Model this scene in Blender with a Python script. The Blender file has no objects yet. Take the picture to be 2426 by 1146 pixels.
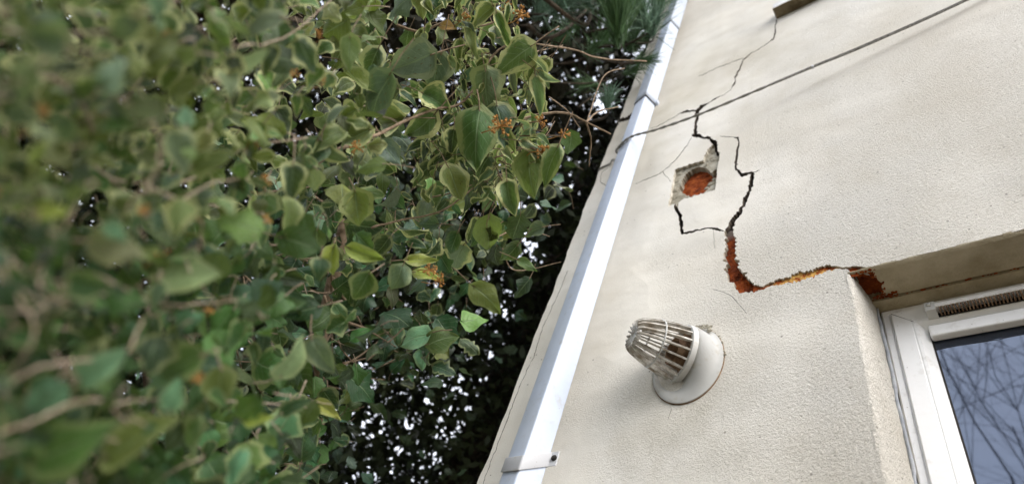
import bpy, math, random
import numpy as np
from mathutils import Vector, Matrix
from mathutils.geometry import delaunay_2d_cdt
rng = np.random.default_rng(11); random.seed(11)
S = bpy.context.scene; COL = S.collection
# ------------------------------------------------------------------ camera
FPX, CU, CV, D0, HC = 1493.0, 1213.0, 573.0, 0.80, 1.25
CX = np.array([.7953, .5286, .2968]); CY = np.array([.2907, -.7623, .5783]); CZ = np.array([.5320, -.3736, -.7600])
CX /= np.linalg.norm(CX); CZ -= CZ.dot(CX) * CX; CZ /= np.linalg.norm(CZ); CY = np.cross(CZ, CX)
CAM = np.array([0, -D0, HC])
cd = bpy.data.cameras.new('camera'); cam = bpy.data.objects.new('camera', cd); COL.objects.link(cam)
cam.matrix_world = Matrix(((CX[0], CY[0], CZ[0], CAM[0]), (CX[1], CY[1], CZ[1], CAM[1]), (CX[2], CY[2], CZ[2], CAM[2]), (0, 0, 0, 1)))
cd.sensor_width = 36; cd.lens = 36 * FPX / 2426; cd.clip_start = .02; cd.clip_end = 500
cd.dof.use_dof = True; cd.dof.focus_distance = 1.15; cd.dof.aperture_fstop = 3.3
S.camera = cam
# ------------------------------------------------------------------ light
sun_dir = Vector((.72, -.36, .62)).normalized()
W = bpy.data.worlds.new("World"); S.world = W; W.use_nodes = True
nt = W.node_tree; nt.nodes.clear()
sky = nt.nodes.new('ShaderNodeTexSky'); sky.sky_type = 'NISHITA'; sky.sun_disc = False
sky.sun_elevation = math.asin(sun_dir.z); sky.sun_rotation = math.atan2(sun_dir.x, sun_dir.y)
sky.air_density = 1.0; sky.dust_density = 3.5; sky.ozone_density = 1.2
bg = nt.nodes.new('ShaderNodeBackground'); bg.inputs[1].default_value = .15
wo = nt.nodes.new('ShaderNodeOutputWorld')
tc = nt.nodes.new('ShaderNodeTexCoord'); cn = nt.nodes.new('ShaderNodeTexNoise'); cn.inputs['Scale'].default_value = 2.2; cn.inputs['Detail'].default_value = 6
mr = nt.nodes.new('ShaderNodeMapRange'); mr.inputs[1].default_value = .34; mr.inputs[2].default_value = .58; mr.inputs[3].default_value = .35; mr.inputs[4].default_value = .95
mxw = nt.nodes.new('ShaderNodeMix'); mxw.data_type = 'RGBA'; mxw.inputs[7].default_value = (6.4, 6.7, 7.4, 1)      # thin bright cloud over the blue
nt.links.new(tc.outputs['Generated'], cn.inputs['Vector']); nt.links.new(cn.outputs['Fac'], mr.inputs[0]); nt.links.new(mr.outputs[0], mxw.inputs[0]); nt.links.new(sky.outputs[0], mxw.inputs[6])
nt.links.new(mxw.outputs[2], bg.inputs[0]); nt.links.new(bg.outputs[0], wo.inputs[0])
sl = bpy.data.lights.new('sun', 'SUN'); sl.energy = 1.35; sl.angle = math.radians(46); sl.color = (1, .96, .91)
so = bpy.data.objects.new('sun', sl); COL.objects.link(so); so.rotation_euler = sun_dir.to_track_quat('Z', 'Y').to_euler()
S.view_settings.view_transform = 'Standard'; S.view_settings.look = 'None'; S.view_settings.gamma = 1
S.view_settings.exposure = 1.36
# ------------------------------------------------------------------ projection helpers (photo pixel -> ray in the world)
def ray(u, v):
    return CX * (u - CU) - CY * (v - CV) - CZ * FPX
def at_depth(u, v, d):                      # d metres in front of the camera
    return CAM + ray(u, v) * (d / FPX)
def on_wall(u, v, y=0.0):
    r = ray(u, v); return CAM + r * ((y + D0) / r[1])
def on_z(u, v, z):
    r = ray(u, v); return CAM + r * ((z - HC) / r[2])
def proj(P):
    q = P - CAM; dz = -(q @ CZ); return CU + FPX * (q @ CX) / dz, CV - FPX * (q @ CY) / dz, dz
# ------------------------------------------------------------------ mesh helpers
def link(name, me, parent=None, mats=()):
    o = bpy.data.objects.new(name, me); COL.objects.link(o)
    for m in mats: me.materials.append(m)
    if parent: o.parent = parent; o.matrix_parent_inverse = parent.matrix_world.inverted()
    return o
def tag(o, label=None, cat=None, group=None, kind=None):
    if label: o['label'] = label
    if cat: o['category'] = cat
    if group: o['group'] = group
    if kind: o['kind'] = kind
    return o
def empty(name, loc, label, cat, group=None):
    o = bpy.data.objects.new(name, None); COL.objects.link(o); o.location = loc
    o.empty_display_size = .1; bpy.context.view_layer.update()
    return tag(o, label, cat, group)
class MB:
    """collects world-space geometry, links it as one mesh object"""
    def __init__(s): s.V = []; s.F = []; s.M = []; s.n = 0; s.smooth = []
    def add(s, V, F, m=0, smooth=False):
        V = np.asarray(V, float).reshape(-1, 3); s.V.append(V)
        for f in F: s.F.append([i + s.n for i in f]); s.M.append(m); s.smooth.append(smooth)
        s.n += len(V)
    def box(s, a, b, m=0, R=None, c=None):
        a = np.array(a, float); b = np.array(b, float)
        V = np.array([[(a, b)[i][0], (a, b)[j][1], (a, b)[k][2]] for i in (0, 1) for j in (0, 1) for k in (0, 1)])
        if R is not None: V = (V - c) @ np.array(R).T + c
        s.add(V, [(0, 1, 3, 2), (4, 6, 7, 5), (0, 4, 5, 1), (2, 3, 7, 6), (0, 2, 6, 4), (1, 5, 7, 3)], m)
    def tube(s, P, r, n=6, m=0, cap=True):
        P = np.asarray(P, float); k = len(P); r = np.broadcast_to(np.asarray(r, float), (k,))
        T = np.gradient(P, axis=0); T /= np.linalg.norm(T, axis=1)[:, None] + 1e-9
        up = np.array([0.13, .31, .94]); V = []
        for i in range(k):
            a = np.cross(T[i], up)
            if np.linalg.norm(a) < .05: a = np.cross(T[i], [1, 0, 0])
            a /= np.linalg.norm(a); b = np.cross(T[i], a)
            for j in range(n):
                t = 2 * math.pi * j / n; V.append(P[i] + r[i] * (a * math.cos(t) + b * math.sin(t)))
        F = [(i * n + j, i * n + (j + 1) % n, (i + 1) * n + (j + 1) % n, (i + 1) * n + j) for i in range(k - 1) for j in range(n)]
        if cap: F += [tuple(range(n))[::-1], tuple(range((k - 1) * n, k * n))]
        s.add(V, F, m, True)
    def ring_loft(s, rings, m=0, cap0=False, cap1=False, smooth=True):
        n = len(rings[0]); V = np.concatenate(rings); k = len(rings)
        F = [(i * n + j, i * n + (j + 1) % n, (i + 1) * n + (j + 1) % n, (i + 1) * n + j) for i in range(k - 1) for j in range(n)]
        if cap0: F.append(tuple(range(n))[::-1])
        if cap1: F.append(tuple(range((k - 1) * n, k * n)))
        s.add(V, F, m, smooth)
    def build(s, name, mats, parent=None, bevel=0):
        me = bpy.data.meshes.new(name); V = np.concatenate(s.V)
        org = np.array(parent.matrix_world.translation) if parent else np.zeros(3)
        me.from_pydata(V.tolist(), [], s.F); me.polygons.foreach_set('material_index', s.M)
        me.polygons.foreach_set('use_smooth', s.smooth); me.update()
        if not isinstance(mats, (list, tuple)): mats = [mats]
        o = link(name, me, parent, mats)
        if bevel:
            b = o.modifiers.new('bevel', 'BEVEL'); b.width = bevel; b.segments = 2; b.limit_method = 'ANGLE'
        return o
def spline(P, n=24):
    P = np.asarray(P, float); k = len(P); out = []
    Q = np.vstack([2 * P[0] - P[1], P, 2 * P[-1] - P[-2]])
    per = max(2, n // (k - 1))
    for i in range(k - 1):
        p0, p1, p2, p3 = Q[i:i + 4]
        for t in np.linspace(0, 1, per, endpoint=False):
            out.append(.5 * (2 * p1 + (p2 - p0) * t + (2 * p0 - 5 * p1 + 4 * p2 - p3) * t * t + (3 * p1 - p0 - 3 * p2 + p3) * t ** 3))
    out.append(P[-1]); return np.array(out)
# ------------------------------------------------------------------ materials
class NM:
    def __init__(s, name):
        s.m = bpy.data.materials.new(name); s.m.use_nodes = True; s.t = s.m.node_tree; s.N = s.t.nodes
        s.b = s.N['Principled BSDF']; s.out = s.N['Material Output']
    def n(s, typ, **kw):
        x = s.N.new(typ)
        for k, v in kw.items(): setattr(x, k, v)
        return x
    def l(s, a, b): s.t.links.new(a, b)
    def coord(s):
        if not hasattr(s, '_c'): s._c = s.n('ShaderNodeNewGeometry').outputs['Position']
        return s._c
    def noise(s, scale, detail=4, rough=.55, vec=None, dist=0):
        x = s.n('ShaderNodeTexNoise'); x.inputs['Scale'].default_value = scale; x.inputs['Detail'].default_value = detail
        x.inputs['Roughness'].default_value = rough; x.inputs['Distortion'].default_value = dist
        s.l(vec or s.coord(), x.inputs['Vector']); return x.outputs['Fac']
    def voro(s, scale, vec=None, feature='F1'):
        x = s.n('ShaderNodeTexVoronoi'); x.feature = feature; x.inputs['Scale'].default_value = scale
        s.l(vec or s.coord(), x.inputs['Vector']); return x.outputs['Distance']
    def ramp(s, f, stops):
        x = s.n('ShaderNodeValToRGB'); e = x.color_ramp.elements
        while len(e) < len(stops): e.new(.5)
        for i, (p, c) in enumerate(stops):
            e[i].position = p; e[i].color = tuple(c) + (1,) if hasattr(c, '__len__') else (c, c, c, 1)
        s.l(f, x.inputs[0]); return x.outputs[0]
    def math(s, op, a, b=None, clamp=False):
        x = s.n('ShaderNodeMath', operation=op, use_clamp=clamp)
        for i, q in enumerate((a, b)):
            if q is None: continue
            if isinstance(q, (int, float)): x.inputs[i].default_value = q
            else: s.l(q, x.inputs[i])
        return x.outputs[0]
    def mix(s, f, a, b, mode='MIX'):
        x = s.n('ShaderNodeMix', data_type='RGBA', blend_type=mode)
        for i, q in ((0, f), (6, a), (7, b)):
            if isinstance(q, (int, float)): x.inputs[i].default_value = q
            elif isinstance(q, tuple): x.inputs[i].default_value = q + (1,)
            else: s.l(q, x.inputs[i])
        return x.outputs[2]
    def mapr(s, f, a, b, c=0, d=1):
        x = s.n('ShaderNodeMapRange'); s.l(f, x.inputs[0])
        for i, q in enumerate((a, b, c, d)): x.inputs[i + 1].default_value = q
        return x.outputs[0]
    def color(s, c):
        if isinstance(c, tuple): s.b.inputs['Base Color'].default_value = c + (1,)
        else: s.l(c, s.b.inputs['Base Color'])
    def rough(s, r):
        if isinstance(r, (int, float)): s.b.inputs['Roughness'].default_value = r
        else: s.l(r, s.b.inputs['Roughness'])
    def bump(s, h, dist, strength=1, prev=None):
        x = s.n('ShaderNodeBump'); x.inputs['Distance'].default_value = dist; x.inputs['Strength'].default_value = strength
        s.l(h, x.inputs['Height'])
        if prev: s.l(prev, x.inputs['Normal'])
        s.l(x.outputs[0], s.b.inputs['Normal']); return x.outputs[0]
def mat_render():
    m = NM('cream_render'); P = m.coord()
    sep = m.n('ShaderNodeSeparateXYZ'); m.l(P, sep.inputs[0])
    # coarse zone to the right and low, smoothed patch repairs at the top left
    zone = m.math('ADD', m.mapr(sep.outputs[0], -.62, -.12, 0, 1), m.mapr(m.noise(3.2, 2), .35, .65, -.35, .35), clamp=True)
    zone = m.math('MULTIPLY', zone, m.mapr(sep.outputs[2], 2.3, 3.6, 1, .55))
    big = m.noise(2.3, 3, .5); mid = m.noise(11, 5, .6)
    c = m.ramp(big, [(.3, (.68, .64, .56)), (.5, (.75, .72, .65)), (.7, (.77, .75, .70))])
    c = m.mix(m.mapr(mid, .5, .75, 0, .25), c, (.56, .50, .40))
    # grime washed down below the vent
    vv = m.n('ShaderNodeVectorMath', operation='DISTANCE'); m.l(P, vv.inputs[0]); vv.inputs[1].default_value = (-.455, 0, 2.00)
    c = m.mix(m.math('MULTIPLY', m.mapr(vv.outputs['Value'], .06, .20, .4, 0), m.mapr(m.noise(14, 4), .35, .65, .2, 1)), c, (.36, .34, .27))
    # tan damp stain round the upper cracks
    vs = m.n('ShaderNodeVectorMath', operation='DISTANCE'); m.l(P, vs.inputs[0]); vs.inputs[1].default_value = (-.50, 0, 3.45)
    st = m.math('MULTIPLY', m.mapr(vs.outputs['Value'], .15, .75, 1, 0), m.mapr(m.noise(5, 4), .4, .65, 0, 1))
    c = m.mix(m.math('MULTIPLY', st, .38), c, (.40, .36, .24))
    cb = m.n('ShaderNodeVectorMath', operation='MULTIPLY'); m.l(P, cb.inputs[0]); cb.inputs[1].default_value = (26, 1, .9)
    stk = m.math('MULTIPLY', m.mapr(m.noise(1.0, 4, .6, cb.outputs[0]), .52, .72, 0, .12), m.mapr(m.noise(1.7, 2), .42, .6, 0, 1))
    c = m.mix(stk, c, (.45, .42, .33))
    gr = m.noise(420, 3, .6); gr2 = m.noise(150, 4, .6); gr3 = m.voro(260)
    sp = m.math('MULTIPLY', m.mapr(gr2, .59, .66, 0, 1), m.mapr(m.noise(26, 3), .40, .56, 0, 1))
    c = m.mix(m.math('MULTIPLY', sp, m.math('MULTIPLY', zone, .75)), c, (.30, .28, .22))
    c = m.mix(m.mapr(gr, .35, .65, .22, 0), c, (.40, .37, .30))
    pit = m.math('MULTIPLY', m.math('LESS_THAN', m.voro(34), .07), m.math('GREATER_THAN', m.noise(9, 2), .5))
    c = m.mix(m.math('MULTIPLY', pit, .7), c, (.16, .14, .11))
    fl = m.math('MULTIPLY', m.mapr(m.noise(240, 4, .7), .60, .68, 0, 1), m.mapr(m.noise(7, 3), .42, .62, .25, 1))
    c = m.mix(m.math('MULTIPLY', fl, m.math('ADD', m.math('MULTIPLY', zone, .8), .14)), c, (.20, .18, .12))
    m.color(c); m.rough(.9); m.b.inputs['Specular IOR Level'].default_value = .25
    und = m.math('ADD', m.math('MULTIPLY', m.noise(2.8, 2, .4), 1.0), m.math('MULTIPLY', m.noise(9, 3, .45), .22))
    und = m.math('MULTIPLY', und, m.math('SUBTRACT', 1.05, zone)); n1 = m.bump(und, .024, .8)
    h = m.math('ADD', m.math('MULTIPLY', m.noise(380, 3, .7), m.math('ADD', m.math('MULTIPLY', zone, .9), .2)),
               m.math('MULTIPLY', m.mapr(m.noise(170, 5, .75), .45, .75, 0, 1), m.math('MULTIPLY', zone, .9)))
    m.bump(h, .0034, .9, n1); return m.m
def mat_simple(name, c1, c2, scale, rough=.8, bump=.002, bscale=None, spec=.3):
    m = NM(name); m.color(m.ramp(m.noise(scale, 5, .6), [(.35, c1), (.65, c2)])); m.rough(rough)
    m.b.inputs['Specular IOR Level'].default_value = spec
    if bump: m.bump(m.noise(bscale or scale * 2.5, 5, .65), bump)
    return m.m
def mat_brick():
    m = NM('orange_brick')
    c = m.ramp(m.noise(45, 5, .65), [(.3, (.070, .016, .007)), (.5, (.27, .055, .012)), (.7, (.42, .11, .024))])
    sep = m.n('ShaderNodeSeparateXYZ'); m.l(m.coord(), sep.inputs[0])
    yel = m.math('MULTIPLY', m.math('MULTIPLY', m.mapr(sep.outputs[0], -.30, -.25, 0, 1), m.mapr(sep.outputs[0], -.160, -.150, 1, 0)), m.mapr(m.noise(95, 4, .65), .44, .53, 0, 1))
    c = m.mix(yel, c, (.62, .36, .10))
    gry = m.mapr(sep.outputs[2], HC + 1.262, HC + 1.29, 0, 1)
    inside = m.math('MULTIPLY', gry, m.math('LESS_THAN', sep.outputs[2], HC + 1.37))
    c = m.mix(inside, c, (.27, .22, .19))
    m.color(c); m.rough(.95); m.b.inputs['Specular IOR Level'].default_value = .15
    m.bump(m.noise(160, 6, .7), .006); return m.m
def mat_pvc(name, base=(.78, .80, .82), dirt=.5, rough=.32):
    m = NM(name)
    d = m.math('MULTIPLY', m.mapr(m.noise(38, 6, .65), .55, .75, 0, 1), dirt)
    c = m.mix(d, base, (.36, .33, .27)); c = m.mix(m.mapr(m.noise(7, 3), .5, .75, 0, .22), c, (.55, .54, .50))
    sc = m.math('MULTIPLY', m.math('LESS_THAN', m.voro(60), .06), .5)
    c = m.mix(sc, c, (.2, .18, .15))
    m.color(c); m.rough(m.mapr(m.noise(30), .3, .7, rough, rough + .25)); m.bump(m.noise(25, 3), .0008); return m.m
def mat_glass():
    m = NM('window_glass'); m.color((.012, .016, .028)); m.rough(.02); m.b.inputs['IOR'].default_value = 2.15
    m.b.inputs['Specular Tint'].default_value = (.60, .70, .90, 1)
    m.bump(m.noise(2.2, 1), .0008); return m.m
def mat_leaf(name, rough=.33, trans=.32, spec=.5):
    m = NM(name)
    a = m.n('ShaderNodeAttribute', attribute_name='lc'); b = m.n('ShaderNodeAttribute', attribute_name='lv')
    sp = m.n('ShaderNodeSeparateColor'); m.l(b.outputs['Color'], sp.inputs[0]); edge, var, rnd = sp.outputs
    uv = m.n('ShaderNodeAttribute', attribute_name='luv').outputs['Vector']      # (across, along, leaf number)
    sx = m.n('ShaderNodeSeparateXYZ'); m.l(uv, sx.inputs[0]); ax = m.math('ABSOLUTE', sx.outputs[0])
    nz = m.noise(3.2, 4, .6, uv); nf = m.noise(9, 4, .65, uv)
    e2 = m.math('ADD', edge, m.math('MULTIPLY', m.math('SUBTRACT', nz, .5), 1.0))
    mask = m.math('MULTIPLY', m.mapr(e2, .66, .78, 0, 1), var)
    mid = m.math('MULTIPLY', m.mapr(m.math('ADD', e2, m.math('MULTIPLY', nf, .3)), .62, .80, 0, .55), var)
    c = a.outputs['Color']
    c = m.mix(m.mapr(nf, .35, .7, 0, .5), c, m.mix(1.0, c, (.45, .55, .55), 'MULTIPLY'))
    c = m.mix(mid, c, (.20, .28, .12)); c = m.mix(mask, c, (.58, .60, .27))
    vein = m.math('ABSOLUTE', m.math('SINE', m.math('MULTIPLY', m.math('SUBTRACT', sx.outputs[1], m.math('MULTIPLY', ax, .30)), 19)))
    vm = m.math('MAXIMUM', m.mapr(vein, .0, .16, .45, 0), m.mapr(ax, .01, .06, .8, 0))
    c = m.mix(m.math('MULTIPLY', vm, .8), c, (.26, .36, .19))
    bl = m.math('MULTIPLY', m.math('LESS_THAN', m.math('ADD', m.voro(4.3, uv), m.math('MULTIPLY', nf, .14)), .19), .75)
    c = m.mix(bl, c, (.10, .06, .03)); m.color(c)
    m.rough(m.mapr(nf, .3, .7, rough, rough + .2)); m.b.inputs['Specular IOR Level'].default_value = spec
    m.bump(m.math('SUBTRACT', nf, m.math('MULTIPLY', vm, .7)), .0016, .9)
    tr = m.n('ShaderNodeBsdfTranslucent'); m.l(m.mix(.5, c, (.16, .24, .04)), tr.inputs[0])
    mx = m.n('ShaderNodeMixShader'); mx.inputs[0].default_value = trans
    m.l(m.b.outputs[0], mx.inputs[1]); m.l(tr.outputs[0], mx.inputs[2]); m.l(mx.outputs[0], m.out.inputs[0]); return m.m
M_render = mat_render(); M_brick = mat_brick()
M_mortar = mat_simple('grey_mortar', (.22, .195, .14), (.48, .45, .37), 34, .95, .004, 120)
M_edge = mat_simple('broken_render_edge', (.42, .38, .30), (.68, .64, .56), 60, .95, .003)
M_deep = mat_simple('crack_inside', (.05, .04, .032), (.16, .13, .10), 60, 1, .004)
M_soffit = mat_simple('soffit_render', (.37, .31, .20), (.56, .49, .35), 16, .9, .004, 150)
M_pipe = mat_pvc('white_pipe_plastic', (.52, .585, .70), .45, .28); M_clip = mat_pvc('weathered_clip_plastic', (.47, .48, .50), .7)
M_frame = mat_pvc('white_frame_plastic', (.87, .87, .86), .40); M_old = mat_pvc('aged_plastic', (.56, .56, .54), 1.0, .5)
M_flange = mat_pvc('grimy_flange_plastic', (.44, .44, .42), 1.2, .6)
M_rib = mat_simple('weathered_rib_plastic', (.24, .20, .15), (.66, .65, .61), 55, .6, .001)
M_rust_shade = mat_simple('brown_grime_and_shade', (.10, .055, .03), (.30, .20, .12), 60, .9, .002)
M_seal = mat_simple('grey_sealant', (.24, .26, .29), (.42, .44, .46), 40, .6, .002)
M_cable = mat_simple('grey_cable', (.12, .115, .10), (.32, .31, .28), 150, .6, .0008)
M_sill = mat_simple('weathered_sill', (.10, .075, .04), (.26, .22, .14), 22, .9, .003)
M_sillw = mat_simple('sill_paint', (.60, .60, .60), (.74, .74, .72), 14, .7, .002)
M_glass = mat_glass(); M_dark = mat_simple('dark_gap', (.01, .01, .01), (.03, .025, .02), 50, .9, 0)
M_leafS = mat_leaf('ivy_leaf'); M_leafD = mat_leaf('shrub_leaf', .30, .18, .5)
M_bark = mat_simple('twig_bark', (.12, .085, .05), (.30, .22, .15), 60, .85, .002)
M_barkp = mat_simple('pale_twig_bark', (.20, .15, .10), (.42, .34, .26), 60, .85, .002)
M_trunk = mat_simple('trunk_bark', (.035, .028, .02), (.11, .085, .06), 18, .95, .02, 30)
M_flower = mat_simple('ochre_flower', (.30, .14, .035), (.55, .30, .09), 120, .8, .001)
M_needle = mat_simple('pine_needle', (.050, .105, .040), (.10, .20, .075), 6, .55, 0)
M_needleb = mat_simple('blue_pine_needle', (.08, .15, .10), (.15, .25, .17), 6, .55, 0)
M_crown = mat_simple('evergreen_leaf', (.013, .022, .009), (.048, .066, .026), 3, .6, 0)
M_crown2 = mat_simple('evergreen_leaf_dark', (.013, .015, .009), (.042, .040, .022), 3, .7, 0)
M_ground = mat_simple('ground_soil', (.07, .055, .035), (.16, .13, .08), 3, 1, .01)
M_roof = mat_simple('roof_slate', (.06, .06, .065), (.12, .12, .13), 5, .8, .004)
# ------------------------------------------------------------------ cracks: jagged ribbons traced on the wall's plane
def jag(P, amp, step=2.6):
    out = []
    P = np.asarray(P, float)
    for a, b in zip(P, np.roll(P, -1, 0)):
        n = max(1, int(np.linalg.norm(b - a) / step))
        for k in range(n):
            q = a + (b - a) * k / n
            out.append(q + rng.normal(0, amp, 2))
    return np.array(out)
def ribbon(pts, rough=.36, step=3.0):
    """pts: (u, v, width in px) -> polygon"""
    P = [];
    for (a, b) in zip(pts[:-1], pts[1:]):
        n = max(1, int(math.hypot(b[0] - a[0], b[1] - a[1]) / step))
        for k in range(n): P.append(np.array(a) + (np.array(b) - np.array(a)) * k / n)
    P.append(np.array(pts[-1], float)); P = np.array(P); n = len(P)
    wob = 1.5 * np.convolve(rng.normal(0, 1, n + 4), np.ones(3) / 3, 'same')[2:n + 2]
    T = np.gradient(P[:, :2], axis=0); T /= np.linalg.norm(T, axis=1)[:, None] + 1e-9
    N = np.stack([-T[:, 1], T[:, 0]], 1); w = P[:, 2] / 2
    c = P[:, :2] + N * (wob * (0.5 + .18 * w))[:, None]
    nz = lambda: rng.normal(0, rough, n) * .5 + np.convolve(rng.normal(0, rough * 1.6, n + 6), np.ones(4) / 4, 'same')[3:n + 3]
    th = np.where(w < 1.05, .62, 1.0); wl = w * th * (1 + nz()).clip(.35, 1.7) + .12; wr = w * th * (1 + nz()).clip(.35, 1.7) + .12
    wl[0] = wr[0] = wl[-1] = wr[-1] = .2
    return np.concatenate([c + N * wl[:, None], (c - N * wr[:, None])[::-1]])
CR = [
 [(1839,46,3),(1837,62,3),(1837,78,3.4),(1832,93,3.6),(1815,105,2.2),(1795,118,2.4),(1775,130,2.6),(1761,141,3.4),(1757,155,3),(1748,172,4.5),(1743,185,5.5),(1739,200,3.6),(1733,212,2)],
 [(1762,138,1.3),(1735,148,1),(1700,160,1.2),(1672,174,.9),(1655,182,.6)],
 [(1733,212,1),(1712,226,1.1),(1690,237,3),(1680,243,2),(1668,252,4.5),(1655,262,10),(1653,270,9),(1654,277,4.5),(1647,298,6),(1647,316,7),(1640,324,6)],
 [(1655,263,6),(1640,263,3.5),(1628,263,4.5),(1611,270,1.7),(1585,284,1.3),(1560,298,1.6),(1540,306,1.1)],
 [(1640,323,5),(1651,322,8),(1663,325,5),(1681,329,6),(1692,336,9),(1696,351,8),(1698,364,5)],
 [(1639,326,1.8),(1628,344,1.5),(1615,362,1.8),(1594,386,2),(1571,406,1.4),(1577,416,1.7),(1589,431,1.6)],
 [(1571,406,1.4),(1550,417,1.5),(1530,425,1.7),(1505,437,1.5)],
 [(1604,474,6),(1603,490,6),(1606,503,6),(1611,512,8),(1613,528,6),(1614,545,6),(1616,556,4)],
 [(1612,553,3),(1630,551,5),(1644,548,3.5),(1660,544,2.5),(1676,540,2.8),(1690,541,5),(1706,543,5.5),(1716,547,2)],
 [(1705,323,.8),(1724,324,2),(1735,324,1.4),(1748,326,4),(1751,338,4),(1748,352,4),(1746,368,4.5),(1743,392,6),(1750,406,9),(1759,414,7),(1772,411,4.5),(1783,409,6),(1781,425,8),(1775,451,10),(1770,465,8),(1763,478,9),(1754,499,10),(1746,511,9),(1735,525,9),(1728,537,14),(1728,552,12)],
 [(1783,410,2),(1800,404,.8)],
 [(1690,541,1),(1692,560,1),(1694,590,.8)],
 [(1688,685,1),(1715,692,1),(1735,703,1.2),(1752,722,1),(1770,742,1.2)],
 [(1592,966,1.4),(1588,978,1.6),(1583,992,1.2)],
 [(1345,640,1.2),(1325,690,1.2),(1286,775,1.5),(1264,845,1.7),(1230,918,1.4),(1195,1009,1.8),(1165,1087,1.6),(1150,1128,1.5),(1140,1160,1.2)],
 [(1462,287,9),(1475,285,8),(1488,281,8),(1500,272,12),(1510,262,10)],
 [(1440,396,1.2),(1425,410,1),(1421,430,1.3),(1437,441,1.2)],
 [(2060,712,1.6),(2045,700,1.2)],
]
CRW = [   # wide breaks that show brick: a deep steep one, a shallow one along the bed joint
 [(1731,540,14),(1730,550,20),(1729,569,25),(1729,585,25),(1731,600,28),(1735,626,29),(1739,650,38),(1751,666,42),(1766,677,34),(1784,683,20),(1800,683,10)],
 [(1790,684,9),(1806,681,8),(1820,676,7),(1832,671,9),(1846,667,15),(1858,666,12),(1870,662,14),(1885,657,21),(1900,652,20),(1915,650,16),(1932,646,16),(1945,639,17),(1956,634,14),(1970,635,11),(1980,634,6),(1995,634,4),(2014,637,6),(2022,640,12)]]
PATCH = [(1600,401),(1664,379),(1676,355),(1688,342),(1697,350),(1699,361),(1706,360),(1700,400),(1694,449),(1655,461),(1615,473),(1606,482),(1594,484),(1583,488),(1590,450)]
INNER = [(1606,442),(1612,422),(1620,407),(1637,394),(1655,388),(1670,392),(1680,402),(1692,396),(1697,396),(1693,416),(1684,428),(1677,437),(1664,450),(1650,459),(1634,462),(1616,453)]
def wall2(poly, y=0.0): return np.array([on_wall(u, v, y)[[0, 2]] for u, v in poly])
def inpoly(pts, poly):
    x, y = pts[:, 0], pts[:, 1]; r = np.zeros(len(pts), bool); j = len(poly) - 1
    for i in range(len(poly)):
        xi, yi = poly[i]; xj, yj = poly[j]
        if yi != yj:
            r ^= ((yi > y) != (yj > y)) & (x < (xj - xi) * (y - yi) / (yj - yi) + xi)
        j = i
    return r
def sheet(outline, holes, opens, to3, depth, m=0, mside=1, mdeep=None):
    """a flat sheet with holes; hole rims get sides going `depth` inwards (per hole)."""
    V = []; E = []
    for poly in [outline] + [h for h, _ in holes] + opens:
        k = len(V); V += [Vector(p) for p in poly]; E += [(k + i, k + (i + 1) % len(poly)) for i in range(len(poly))]
    vs, es, fs, *_ = delaunay_2d_cdt(V, E, [], 1, 1e-6)
    P = np.array([tuple(v) for v in vs]); C = np.array([P[list(f)].mean(0) for f in fs])
    keep = np.ones(len(fs), bool); dep = np.zeros(len(fs)); op = np.zeros(len(fs), bool)
    for h, d in holes: q = inpoly(C, h); keep &= ~q; dep[q] = np.maximum(dep[q], d)
    for o in opens: q = inpoly(C, o); keep &= ~q; op |= q
    keep &= inpoly(C, outline)
    mb = MB(); mb.add([to3(p[0], p[1], 0) for p in P], [tuple(f) for f, k in zip(fs, keep) if k], m)
    ef = {}
    for i, f in enumerate(fs):
        for a, b in zip(f, f[1:] + f[:1]): ef.setdefault((min(a, b), max(a, b)), []).append((i, a, b))
    SV = []; SF = []; SM = []
    for L in ef.values():
        if len(L) == 2 and keep[L[0][0]] != keep[L[1][0]]:
            i, a, b = L[0] if keep[L[0][0]] else L[1]; o = L[1][0] if keep[L[0][0]] else L[0][0]
            if op[o] : continue
            d = dep[o] or depth; k = len(SV)
            SV += [to3(*P[b], 0), to3(*P[a], 0), to3(*P[a], d), to3(*P[b], d)]; SF.append((k, k + 1, k + 2, k + 3)); SM.append(mdeep if (mdeep is not None and d > .025) else mside)
        elif len(L) == 1 and keep[L[0][0]]:
            i, a, b = L[0]; k = len(SV); SV += [to3(*P[b], 0), to3(*P[a], 0), to3(*P[a], depth), to3(*P[b], depth)]; SF.append((k, k + 1, k + 2, k + 3)); SM.append(mside)
    if SV: mb.add(SV, SF, mside); mb.M[-len(SF):] = SM
    return mb
# ------------------------------------------------------------------ house
XL = -.864; XR = 3.2; ZT = 6.0
WX0, WZ1, WX1, WZ0 = -.142, HC + 1.029, 1.25, HC - .12            # lower window opening (front edge of its rounded arris)
UX0, UZ0, UX1, UZ1 = -.19, HC + 2.72, 1.25, HC + 3.85            # upper window opening
house = empty('house', (1.2, 0, 0), 'cream rendered house wall with a stepped crack, a broken patch and a white framed window', 'house')
n = 260; zs = np.linspace(0, ZT, n); jit = np.convolve(rng.normal(0, .0042, n + 8), np.ones(4) / 4, 'same')[4:n + 4]
outline = [(XL + 0.001 + jit[i], zs[i]) for i in range(n)][::-1] + [(XR, 0), (XR, ZT)]
outline = np.array(outline)[::-1]
cr_polys = [wall2(ribbon([(u, v, w * (.72 if k == 0 else 1)) for u, v, w in c])) for k, c in enumerate(CR)]; crw_polys = [wall2(ribbon(c, .075, 1.7)) for c in CRW]
patch = wall2(jag(PATCH, .7)); inner = wall2(jag(INNER, .9))
def arris(x0, z0, x1, z1): return np.array([(x0, z0), (x1, z0), (x1, z1), (x0, z1)])
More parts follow.
